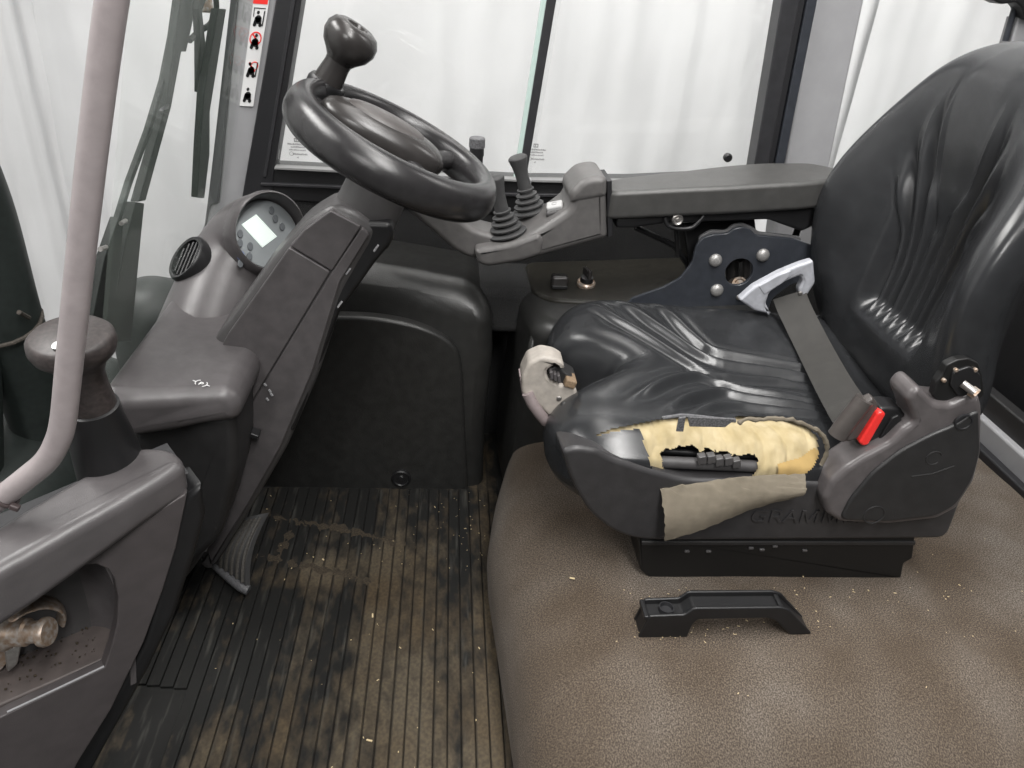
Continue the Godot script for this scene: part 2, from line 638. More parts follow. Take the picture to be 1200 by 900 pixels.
# ceiling lamps of the white booth, well above the cab
func lamps() -> void:
	for L in [[Vector3(0.5, 2.75, 0.1), Vector2(3.0, 0.5), 15.0, Vector3(0.02, -1, -0.2), "long white ceiling lamp above the open door side"], [Vector3(0.2, 2.75, -2.15), Vector2(4.2, 0.5), 2.8, Vector3(0, -1, -0.12), "long white ceiling lamp between cab window and rear sheet"], [Vector3(-1.3, 2.35, -1.1), Vector2(0.5, 1.6), 5.5, Vector3(1.0, -1, 0), "short white ceiling lamp in front of the windscreen"], [Vector3(-0.7, 2.3, 1.9), Vector2(0.7, 0.35), 3.2, Vector3(0.15, -0.85, -0.8), "small warm lamp high behind the open door"], [Vector3(2.6, 2.6, -1.2), Vector2(1.6, 0.5), 2.5, Vector3(-0.2, -1, -0.1), "short white ceiling lamp behind the seat"]]:
		var t := thing("ceiling_lamp", L[4], "lamp", "ceiling lamps over the booth")
		t.position = L[0]
		var look := Basis.looking_at((L[3] as Vector3).normalized(), Vector3.RIGHT if absf(L[3].z) > absf(L[3].x) else Vector3.FORWARD)
		t.basis = look
		var size: Vector2 = L[1]
		var mb := Mb.new()
		mb.rbox(Vector3(size.x + 0.06, size.y + 0.06, 0.06), 0.01, Transform3D(Basis.IDENTITY, Vector3(0, 0, 0.045)))
		put("housing", mb, M.white, t)
		var glow := surface(lin(0.8, 0.8, 0.8), 0.5, {"tri": false})
		glow.emission_enabled = true
		glow.emission = Color(1, 0.98, 0.95)
		glow.emission_energy_multiplier = 1.5
		put("lamp_diffuser", rbox_of(Vector3(size.x, size.y, 0.012), 0.003, Transform3D(Basis.IDENTITY, Vector3(0, 0, 0.01))), glow, t)
		var a := AreaLight3D.new()
		a.name = "light"
		a.area_size = size
		a.light_color = Color(1.0, 0.994, 0.985)
		a.light_energy = L[2]
		a.shadow_enabled = true
		a.area_range = 12.0
		a.position = Vector3(0, 0, -0.012)
		t.add_child(a)

func setting() -> void:
	structure(put("ground", rbox_of(Vector3(14, 0.1, 14), 0.01, Transform3D(Basis.IDENTITY, Vector3(0, -0.8, -1))), M.concrete))
	structure(put("cab_floor", rbox_of(Vector3(1.85, 0.05, 1.25), 0.006, Transform3D(Basis.IDENTITY, Vector3(0.31, -0.033, -1.09))), M.black))

# white sheets hung round the booth
func curtains() -> void:
	var nz := noise(1.0, 5, 3)
	var sets := [
		["white_curtain", "creased white sheet hanging behind the side windows", [Vector2(-1.35, -2.75), Vector2(-0.4, -2.62), Vector2(0.6, -2.58), Vector2(1.35, -2.62)], 0.02, 1.4],
		["white_curtain", "white sheet with soft folds hanging in front of the windscreen", [Vector2(-1.7, 0.3), Vector2(-1.75, -0.9), Vector2(-1.72, -1.8), Vector2(-1.5, -2.45), Vector2(-1.25, -2.8)], 0.03, 0.8],
		["white_curtain", "bright white sheet behind the rear side window beyond the seat", [Vector2(1.28, -2.5), Vector2(2.0, -2.5), Vector2(2.8, -2.2), Vector2(3.2, -1.2)], 0.014, 0.8],
	]
	for s in sets:
		var path: Array = smooth(s[2], 12)
		var n := path.size() - 1
		var amp: float = s[3]
		var fr: float = s[4]
		var f := func(u: float, w: float) -> Vector3:
			var q := u * n
			var i := mini(int(q), n - 1)
			var p: Vector2 = path[i].lerp(path[i + 1], q - i)
			var d: Vector2 = (path[i + 1] - path[i]).normalized()
			var along_ := q * 0.11 * fr
			var y := -0.75 + w * 3.6
			var k := amp * (nz.get_noise_3d(along_ * 2.2, y * 0.2, fr * 9.0) + 0.12 * nz.get_noise_3d(along_ * 4.0 + y * 1.3, y * 1.1, 20.0) + 0.10 * nz.get_noise_3d(along_ * 3.0 - y * 2.0, y * 2.0, 40.0)) * 2.0
			p += Vector2(-d.y, d.x) * k
			return Vector3(p.x, y, p.y)
		var mb := Mb.new()
		mb.grid(f, 150, 80)
		tag(put(s[0], mb, M.cloth, self, 80.0), s[1], "curtain", "white sheets around the cab")

# a plane that stands for the windscreen: x at a height and depth
func wind_x(y: float, z: float, off := 0.0) -> float:
	return -0.39 + 0.06 * (z + 0.6) + 0.257 * (y - 0.57) - off

func windows() -> void:
	# --- side frame of the far side: front pillar, rear pillar
	var a := thing("front_pillar", "grey raked front pillar on the far side carrying the warning sticker", "pillar")
	put("pillar_body", prism_of([Vector2(-0.481, 0.553), Vector2(-0.467, 0.557), Vector2(-0.349, 1.134), Vector2(-0.234, 1.143), Vector2(-0.317, 0.940), Vector2(-0.411, 0.567), Vector2(-0.462, 0.511), Vector2(-0.541, 0.189), Vector2(-0.654, 0.185)], -1.66, -1.60, 0.006), M.pillar, a)
	put("windscreen_seal", prism_of([Vector2(-0.484, 0.551), Vector2(-0.466, 0.559), Vector2(-0.346, 1.134), Vector2(-0.365, 1.133), Vector2(-0.396, 0.949), Vector2(-0.479, 0.587), Vector2(-0.515, 0.439)], -1.65, -1.588, 0.003), M.seal, a)
	var st := thing("warning_sticker", "narrow white warning sticker with red heading and pictograms on the front pillar", "sticker")
	sticker(st)
	var b := thing("rear_pillar", "plain grey pillar between the sliding window and the rear side window", "pillar")
	put("pillar_body", prism_of([Vector2(0.691, 1.209), Vector2(0.693, 1.004), Vector2(0.720, 0.606), Vector2(0.734, 0.490), Vector2(0.839, 0.494), Vector2(0.811, 0.694), Vector2(0.792, 1.010), Vector2(0.782, 1.216)], -1.66, -1.60, 0.006), M.pillar, b)
	# --- sliding window
	var w := thing("sliding_window", "black framed sliding side window with two overlapping panes", "window")
	put("front_frame", prism_of([Vector2(-0.408, 0.563), Vector2(-0.416, 0.569), Vector2(-0.317, 0.940), Vector2(-0.261, 1.140), Vector2(-0.212, 1.144), Vector2(-0.271, 0.943), Vector2(-0.346, 0.629), Vector2(-0.358, 0.565)], -1.64, -1.585, 0.003), M.seal, w)
	put("frame_lip", prism_of([Vector2(-0.361, 0.619), Vector2(-0.367, 0.619), Vector2(-0.288, 0.943), Vector2(-0.237, 1.141), Vector2(-0.228, 1.142), Vector2(-0.281, 0.943)], -1.60, -1.578, 0.001), M.frame, w)
	put("rear_frame", prism_of([Vector2(0.623, 1.000), Vector2(0.641, 0.669), Vector2(0.671, 0.669), Vector2(0.658, 1.002), Vector2(0.647, 1.205), Vector2(0.613, 1.203)], -1.63, -1.582, 0.003), M.frame, w)
	put("rear_seal", prism_of([Vector2(0.659, 1.002), Vector2(0.673, 0.669), Vector2(0.684, 0.669), Vector2(0.671, 1.003), Vector2(0.660, 1.206), Vector2(0.649, 1.206)], -1.63, -1.59, 0.001), M.seal, w)
	put("rear_trim", prism_of([Vector2(0.673, 1.003), Vector2(0.686, 0.670), Vector2(0.706, 0.671), Vector2(0.693, 1.005), Vector2(0.681, 1.208), Vector2(0.661, 1.206)], -1.63, -1.584, 0.003), M.bracket, w)
	put("bottom_track", prism_of([Vector2(-0.383, 0.629), Vector2(-0.346, 0.634), Vector2(0.157, 0.633), Vector2(0.387, 0.642), Vector2(0.687, 0.671), Vector2(0.702, 0.611), Vector2(0.361, 0.569), Vector2(0.068, 0.560), Vector2(-0.389, 0.571)], -1.66, -1.588, 0.004), M.black, w)
	put("track_rib", prism_of([Vector2(-0.373, 0.606), Vector2(0.158, 0.609), Vector2(0.389, 0.618), Vector2(0.390, 0.613), Vector2(0.159, 0.603), Vector2(-0.374, 0.601)], -1.60, -1.578, 0.0008), M.frame, w)
	put("track_lip", prism_of([Vector2(-0.343, 0.640), Vector2(0.156, 0.639), Vector2(0.385, 0.647), Vector2(0.386, 0.641), Vector2(0.156, 0.634), Vector2(-0.344, 0.635)], -1.60, -1.577, 0.001), M.print_grey, w)
	var g1 := put("pane", prism_of([Vector2(-0.351, 0.599), Vector2(0.172, 0.601), Vector2(0.209, 0.987), Vector2(0.228, 1.176), Vector2(-0.232, 1.143), Vector2(-0.280, 0.942)], -1.611, -1.606, 0.0), M.glass, w)
	put("glass_edge", prism_of([Vector2(0.139, 0.630), Vector2(0.149, 0.631), Vector2(0.180, 0.971), Vector2(0.199, 1.174), Vector2(0.190, 1.173), Vector2(0.169, 0.971)], -1.612, -1.603, 0.0), M.glass_edge, w)
	put("pane_seal", prism_of([Vector2(0.148, 0.626), Vector2(0.165, 0.627), Vector2(0.197, 0.973), Vector2(0.215, 1.175), Vector2(0.196, 1.173), Vector2(0.179, 0.972)], -1.625, -1.598, 0.002), M.frame, w)
	put("pane", prism_of([Vector2(0.159, 0.595), Vector2(0.698, 0.633), Vector2(0.670, 1.001), Vector2(0.660, 1.208), Vector2(0.205, 1.176), Vector2(0.188, 0.971)], -1.627, -1.622, 0.0), M.glass, w)
	put("catch", rbox_of(Vector3(0.012, 0.012, 0.02), 0.002, Transform3D(Basis.IDENTITY, Vector3(0.168, 0.636, -1.580))), M.pillar, w)
	for c in [Vector3(-0.301, 0.671, -1.604), Vector3(0.183, 0.682, -1.620)]:
		var e := Mb.new()
		etch(e, c)
		put("etched_marking", e, M.print_grey, w)
	put("knob", lathe_of([Vector2(0.009, 0), Vector2(0.009, 0.008), Vector2(0.006, 0.011), Vector2(0, 0.011)], along(Vector3(0.591, 0.698, -1.617), Vector3(0, 0, 1)), 20), M.black, w)
	# --- rear side window
	var r := thing("rear_side_window", "fixed rear side window with a dark wiper bracket at its top corner", "window")
	put("pane", prism_of([Vector2(0.740, 1.214), Vector2(0.803, 1.010), Vector2(0.822, 0.689), Vector2(0.845, 0.486), Vector2(1.656, 0.456), Vector2(1.370, 1.259)], -1.627, -1.622, 0.0), M.glass, r)
	put("bracket", prism_of(fillet([Vector2(1.021, 1.037), Vector2(1.029, 1.027), Vector2(1.050, 1.021), Vector2(1.079, 1.026), Vector2(1.093, 1.018), Vector2(1.107, 1.000), Vector2(1.181, 0.996), Vector2(1.145, 1.077), Vector2(1.009, 1.068)], 0.004), -1.61, -1.57, 0.004), M.black, r)
	put("rod", tube_of([Vector3(1.098, 1.021, -1.600), Vector3(1.103, 0.957, -1.600)], 0.006, 10), M.bracket, r)
	put("rear_post", prism_of([Vector2(1.107, 1.000), Vector2(1.111, 0.938), Vector2(1.306, 0.451), Vector2(1.441, 0.456), Vector2(1.230, 1.008)], -1.63, -1.59, 0.004), M.pillar, r)
	put("lower_post", prism_of([Vector2(0.768, 0.566), Vector2(0.765, 0.527), Vector2(0.786, 0.528), Vector2(0.788, 0.567)], -1.64, -1.60, 0.002), M.frame, r)
	# --- windscreen
	var ws := thing("windscreen", "large faintly green windscreen in front of the dashboard", "windscreen")
	var f := func(u: float, t: float) -> Vector3:
		var z := -0.83 - 0.80 * u
		var y := 0.25 + 1.15 * t
		return Vector3(wind_x(y, z), y, z)
	var gb := func(u: float, t: float) -> Vector3:
		return f.call(u, t) + Vector3(-0.005, 0, 0)
	var mb := Mb.new()
	mb.slab(f, gb, 2, 2)
	put("pane", mb, M.windscreen, ws)

# logo block and a few rows of tiny letters, thin on the glass
func etch(mb: Mb, c: Vector3) -> void:
	var bar := func(x: float, y: float, w: float, h: float) -> void:
		mb.prism(V2([Vector2(c.x + x, c.y + y), Vector2(c.x + x + w, c.y + y), Vector2(c.x + x + w, c.y + y + h), Vector2(c.x + x, c.y + y + h)]), c.z, c.z + 0.0008, 0.0)
	for q in [[-0.005, 0.014, 0.01, 0.0018], [-0.005, 0.02, 0.01, 0.0018], [-0.005, 0.0158, 0.0018, 0.0042], [0.0032, 0.0158, 0.0018, 0.0042], [-0.0015, 0.016, 0.002, 0.0042]]:
		bar.call(q[0], q[1], q[2], q[3])
	var rng := RandomNumberGenerator.new()
	rng.seed = 4
	for row in [[-0.018, 0.008, 0.038, 0.0028], [-0.012, 0.0025, 0.027, 0.0028], [-0.016, -0.003, 0.033, 0.0022], [-0.008, -0.0115, 0.028, 0.003], [-0.0012, -0.018, 0.003, 0.0025]]:
		var x: float = row[0]
		while x < row[0] + row[2]:
			var w := rng.randf_range(0.0008, 0.0017)
			bar.call(x, row[1], w, row[3])
			if rng.randf() < 0.5:
				bar.call(x, row[1] + row[3], w * 1.3, 0.0007)
			x += w + rng.randf_range(0.0006, 0.001)
	for k in 12:
		var p := Vector2(-0.0125, -0.01) + Vector2.from_angle(TAU * k / 12) * 0.0038
		bar.call(p.x, p.y, 0.0012, 0.0012)

func sticker(st: Node3D) -> void:
	var q: Array = [Vector3(-0.404, 0.750, -1.597), Vector3(-0.378, 0.750, -1.597), Vector3(-0.324, 0.968, -1.597), Vector3(-0.352, 0.969, -1.597)]
	var z := 0.0
	var mb := Mb.new()
	mb.prism(V2([Vector2(q[0].x, q[0].y), Vector2(q[1].x, q[1].y), Vector2(q[2].x, q[2].y), Vector2(q[3].x, q[3].y)]), -1.6, -1.5965, 0.0006)
	put("sticker_sheet", mb, M.white, st)
	var o: Vector3 = q[0]
	var ux: Vector3 = q[1] - q[0]
	var uy: Vector3 = q[3] - q[0]
	var flat := func(pts: Array, h := 0.0006) -> Mb:
		var m := Mb.new()
		var out := PackedVector2Array()
		for p: Vector2 in pts:
			var w: Vector3 = o + ux * p.x + uy * p.y
			out.append(Vector2(w.x, w.y))
		m.prism(out, -1.5965, -1.5965 + h, 0.0)
		return m
	put("red_heading", flat.call([Vector2(0, 0.83), Vector2(1, 0.83), Vector2(1, 0.98), Vector2(0, 0.98)]), M.red, st)
	var ink := Mb.new()
	var line := Mb.new()
	var put2 := func(m: Mb, pts: Array) -> void:
		m.v.append_array(flat.call(pts, 0.0009).v)
	var disc := func(m: Mb, c: Vector2, rx: float, ry: float) -> void:
		var pts := []
		for k in 14:
			pts.append(c + Vector2(cos(TAU * k / 14) * rx, sin(TAU * k / 14) * ry))
		put2.call(m, pts)
	ink = Mb.new()
	# four pictograms: truck with mast; truck behind a crossed ring; tipped figure; jumping figure
	for k in 4:
		var y: float = [0.68, 0.5, 0.27, 0.06][k]
		ink.v.clear()
		line.v.clear()
		disc.call(ink, Vector2(0.5, y + 0.035), 0.22, 0.03)
		put2.call(ink, [Vector2(0.2, y), Vector2(0.75, y - 0.008), Vector2(0.72, y + 0.045), Vector2(0.28, y + 0.05)])
		disc.call(ink, Vector2(0.3, y - 0.01), 0.12, 0.016)
		disc.call(ink, Vector2(0.68, y - 0.012), 0.12, 0.016)
		disc.call(ink, Vector2(0.45 + 0.1 * sin(k * 2.1), y + 0.085), 0.1, 0.014)
		if k == 0 or k == 2:
			put2.call(ink, [Vector2(0.8, y - 0.02), Vector2(0.88, y - 0.02), Vector2(0.92, y + 0.1), Vector2(0.84, y + 0.1)])
		if k == 0:
			for e in [[0.12, y + 0.115, 0.8, 0.006], [0.12, y + 0.05, 0.05, 0.07]]:
				put2.call(ink, [Vector2(e[0], e[1]), Vector2(e[0] + e[2], e[1]), Vector2(e[0] + e[2], e[1] + e[3]), Vector2(e[0], e[1] + e[3])])
		if k == 1 or k == 2:
			var n := 24
			for i in n:
				var d0 := Vector2(cos(TAU * i / n), sin(TAU * i / n))
				var d1 := Vector2(cos(TAU * (i + 1) / n), sin(TAU * (i + 1) / n))
				var c := Vector2(0.5 if k == 1 else 0.68, y + 0.06 if k == 1 else y + 0.07)
				var r0 := Vector2(0.42, 0.056) * (1.0 if k == 1 else 0.65)
				put2.call(line, [c + d0 * r0, c + d1 * r0, c + d1 * r0 * 0.82, c + d0 * r0 * 0.82])
			put2.call(line, [Vector2(0.25, y + 0.09), Vector2(0.3, y + 0.1), Vector2(0.78, y + 0.03), Vector2(0.72, y + 0.02)])
			put("red_ring", line, M.red, st)
		put("pictogram", ink, M.black, st)

# ---------------------------------------------------------------- floor
func floor_mat() -> void:
	var t := thing("rubber_floor_mat", "ribbed black rubber floor mat caked with brown dust in front of the seat", "floor mat")
	var w := 512
	var h := 900
	var im := Image.create(w, h, false, Image.FORMAT_RGB8)
	var n1 := noise(0.012, 3, 5)
	var n2 := noise(0.06, 4, 4)
	var n3 := noise(0.2, 6, 2)
	var n4 := noise(0.006, 8, 3)
	for j in h:
		for i in w:
			var x := -0.55 + 0.75 * i / w
			var z := -1.65 + 1.15 * j / h
			# where boots have left dust: the middle of the mat and the strip by the toe board
			var m := 1.0 * exp(-pow((x + 0.035) / 0.15, 2.0) - pow((z + 0.72) / 0.33, 2.0)) + 0.9 * exp(-pow((z + 1.13 + 0.25 * (x + 0.12)) / 0.05, 2.0)) * exp(-pow((x + 0.16) / 0.15, 2.0)) + 0.55 * exp(-pow((x - 0.09) / 0.03, 2.0)) + 0.5 * exp(-pow((z + 1.02) / 0.1, 2.0) - pow((x + 0.06) / 0.12, 2.0)) + 0.4 * exp(-pow((z + 0.75) / 0.08, 2.0) - pow((x + 0.28) / 0.07, 2.0))
			var rib := fposmod((x + 0.537) / 0.0215, 1.0)
			var stripe := n4.get_noise_2d(floorf((x + 0.537) / 0.0215) * 37.0, j * 0.35)      # the dust lies along the ribs
			var d: float = m * 0.95 + 0.45 * n1.get_noise_2d(i, j * 0.35) + 0.5 * n2.get_noise_2d(i, j * 0.4) + 0.5 * stripe - 0.14
			d = clampf(d * 1.35, 0.0, 1.0) * clampf(0.8 + 0.35 * n3.get_noise_2d(i, j * 0.7), 0.0, 1.0)
			if rib < 0.09 or rib > 0.91:
				d *= 0.5
			var warm := clampf(0.5 + n4.get_noise_2d(i + 900.0, j), 0.0, 1.0)
			var dust := Color(0.072, 0.052, 0.03).lerp(Color(0.09, 0.073, 0.05), warm)
			var scuff := clampf(n2.get_noise_2d(i * 1.5 + 300.0, j * 0.12) * 2.0 - 0.55, 0.0, 1.0) * 0.04
			var c := Color(0.009 + scuff * 0.8, 0.0087 + scuff * 0.8, 0.0082 + scuff * 0.7).lerp(dust, d * 0.95)
			im.set_pixel(i, j, c.linear_to_srgb())
	var m := surface(Color.WHITE, 0.85, {"tri": false, "spec": 0.35})
	m.albedo_texture = ImageTexture.create_from_image(im)
	M.mat = m
	var uv := func(p: Vector3) -> Vector2:
		return Vector2((p.x + 0.55) / 0.75, (p.z + 1.65) / 1.15)
	put("base_sheet", rbox_of(Vector3(0.75, 0.01, 1.13), 0.002, Transform3D(Basis.IDENTITY, Vector3(-0.175, -0.003, -1.085))), m, t, CREASE, uv)
	var pitch := 0.0215
	for k in 31:
		var x := -0.537 + pitch * k
		var z1 := -0.52
		var z0 := -1.36
		if k < 7:
			z1 = -0.862 + 0.003 * k
		var mb := Mb.new()
		mb.rbox(Vector3(pitch - 0.0018, 0.007, z1 - z0), 0.0013, Transform3D(Basis.IDENTITY, Vector3(x + pitch / 2, 0.0035, (z0 + z1) / 2)), 2)
		put("rib", mb, m, t, CREASE, uv)
	# dust banked up round the hatch by the toe board
	var dn := noise(30.0, 2, 3)
	for path in [[Vector3(-0.369, 0.006, -1.269), Vector3(-0.283, 0.006, -1.249), Vector3(-0.203, 0.006, -1.226), Vector3(-0.124, 0.006, -1.201), Vector3(-0.038, 0.006, -1.171)], [Vector3(-0.347, 0.006, -1.149), Vector3(-0.270, 0.006, -1.126), Vector3(-0.179, 0.006, -1.099), Vector3(-0.093, 0.006, -1.059)], [Vector3(-0.288, 0.006, -1.230), Vector3(-0.300, 0.006, -1.174), Vector3(-0.313, 0.006, -1.126)]]:
		var pts := smooth(path, 10)
		var rad := []
		for i in pts.size():
			var e := sin(PI * (i + 0.5) / pts.size())
			rad.append((0.009 + 0.014 * absf(dn.get_noise_1d(i * 2.3))) * (0.3 + 0.7 * e))
			pts[i] += Vector3(0, 0, dn.get_noise_1d(i * 5.0 + 70.0) * 0.012)
		var mb := tube_of(pts, rad, 10)
		mb.warp(func(q: Vector3) -> Vector3: return Vector3(q.x, 0.0055 + (q.y - 0.006) * 0.2 + 0.0015 * dn.get_noise_3dv(q * 8.0), q.z))
		put("dust_ridge", mb, M.dirt, t)

# ---------------------------------------------------------------- engine cover
func hood() -> void:
	var t := thing("engine_cover", "grey brown carpeted engine cover under the driver seat", "engine cover")
	var nz := noise(3.0, 9, 3)
	var mb := Mb.new()
	var rings := []
	var top := 0.213
	for i in 70:
		var s := float(i) / 69
		var z := -1.62 + s * 1.10
		var ring := PackedVector3Array()
		var y1 := top - 0.10 * pow(clampf((z + 0.715) / 0.2, 0.0, 1.0), 1.5)
		var xf := 0.097 + 0.323 * pow(maxf(0.0, -1.05 - z), 1.43) + 0.07 * maxf(0.0, z + 1.04)
		var r := 0.115
		var prof := [Vector2(xf, -0.004), Vector2(xf - 0.003, 0.03), Vector2(xf - 0.006, 0.07), Vector2(xf - 0.004, y1 - r)]
		for k in range(1, 11):
			var a := PI / 2 * k / 10
			prof.append(Vector2(xf + r * 1.15 * (1 - cos(a)), y1 - r + r * sin(a)))
		for k in range(1, 30):
			prof.append(Vector2(xf + r * 1.15 + (1.6 - xf - r * 1.15) * k / 29.0, y1))
		prof.append(Vector2(1.6, -0.004))
		for p: Vector2 in prof:
			var lump := nz.get_noise_3d(p.x * 1.2, p.y * 1.2, z * 1.2) * 0.006 if p.y > 0.0 else 0.0
			ring.append(Vector3(p.x + lump * 0.4, p.y + lump, z))
		rings.append(ring)
	mb.loft(rings)
	put("carpet", mb, M.carpet, t, 60.0)
	# bow handle screwed to the carpet
	var hz := -0.756
	var g := Mb.new()
	for e in [[hz - 0.036, hz - 0.031], [hz - 0.0055, hz]]:
		g.prism(fillet([Vector2(0.288, 0.209), Vector2(0.298, 0.253), Vector2(0.348, 0.255), Vector2(0.360, 0.268), Vector2(0.486, 0.269), Vector2(0.499, 0.264), Vector2(0.545, 0.216), Vector2(0.513, 0.213), Vector2(0.482, 0.244), Vector2(0.471, 0.248), Vector2(0.369, 0.246), Vector2(0.363, 0.236), Vector2(0.359, 0.205)], 0.004), e[0], e[1], 0.0022)
	g.prism(fillet([Vector2(0.290, 0.209), Vector2(0.299, 0.245), Vector2(0.350, 0.246), Vector2(0.363, 0.260), Vector2(0.485, 0.261), Vector2(0.496, 0.258), Vector2(0.543, 0.216), Vector2(0.513, 0.213), Vector2(0.482, 0.244), Vector2(0.471, 0.248), Vector2(0.369, 0.246), Vector2(0.363, 0.236), Vector2(0.359, 0.205)], 0.003), hz - 0.033, hz - 0.003, 0.0)
	for x in [Vector3(0.295, 0.250, -0.756), Vector3(0.490, 0.263, -0.756)]:
		g.rbox(Vector3(0.007, 0.008, 0.034), 0.002, Transform3D(Basis.IDENTITY, Vector3(x.x, x.y - 0.003, hz - 0.018)))
	var gh := put("grab_handle", g, M.black, t, 50.0)
	gh.set_meta("label", "black plastic bow handle screwed to the carpeted cover")
	put("screw_recess", lathe_of([Vector2(0.011, -0.004), Vector2(0.011, 0.0035), Vector2(0.0095, 0.0035), Vector2(0.008, -0.002), Vector2(0, -0.002)], along(Vector3(0.327, 0.249, -0.774), Vector3(0.03, 1, 0)), 20), M.seal, gh)

# ---------------------------------------------------------------- far side below the window
func far_panel() -> void:
	var w := thing("side_wall", "dark flecked carpet lining the far cab wall under the window", "wall")
	put("lining", prism_of([Vector2(-0.41, -0.02), Vector2(-0.41, 0.57), Vector2(0.62, 0.59), Vector2(0.64, 0.5), Vector2(1.6, 0.46), Vector2(1.6, -0.02)], -1.66, -1.595, 0.006), M.carpet_dark, w)
	var t := thing("wheel_arch_panel", "black moulded plastic panel at the back of the footwell", "panel")
	var mb := Mb.new()
	mb.prism(fillet([Vector2(-0.508, 0.468), Vector2(-0.349, 0.505), Vector2(-0.193, 0.501), Vector2(-0.065, 0.486), Vector2(0.058, 0.469), Vector2(0.097, 0.424), Vector2(0.104, 0.325), Vector2(0.095, 0.160), Vector2(0.102, -0.067), Vector2(-0.587, -0.075)], 0.03), -1.60, -1.38, 0.03, Transform3D.IDENTITY, 8)
	mb.warp(func(p: Vector3) -> Vector3: return p + Vector3(0, 0, -0.05 * smoothstep(0.40, 0.5, p.y)))
	put("moulding", mb, M.moulding, t, 60.0)
	var rp := Mb.new()
	rp.prism(V2(smooth([Vector2(-0.441, 0.360), Vector2(-0.325, 0.399), Vector2(-0.211, 0.412), Vector2(-0.114, 0.410), Vector2(-0.031, 0.391), Vector2(0.020, 0.359), Vector2(0.040, 0.309), Vector2(0.052, 0.166), Vector2(0.067, -0.030)], 6) + [Vector2(-0.491, -0.052)]), -1.40, -1.368, 0.008, Transform3D.IDENTITY, 5)
	put("raised_field", rp, M.moulding, t, 50.0)
	put("plug", lathe_of([Vector2(0.021, -0.004), Vector2(0.021, 0.003), Vector2(0.018, 0.005), Vector2(0.016, 0.002), Vector2(0.008, 0.002), Vector2(0.006, 0.005), Vector2(0, 0.005)], along(Vector3(-0.082, 0.032, -1.366), Vector3(0, 0, 1)), 24), M.black, t)
	# the ledge above, lined with carpet
	var led := Mb.new()
	led.rbox(Vector3(0.75, 0.1, 0.2), 0.02, Transform3D(Basis.IDENTITY, Vector3(-0.12, 0.40, -1.54)))
	put("ledge", led, M.carpet_dark, t)

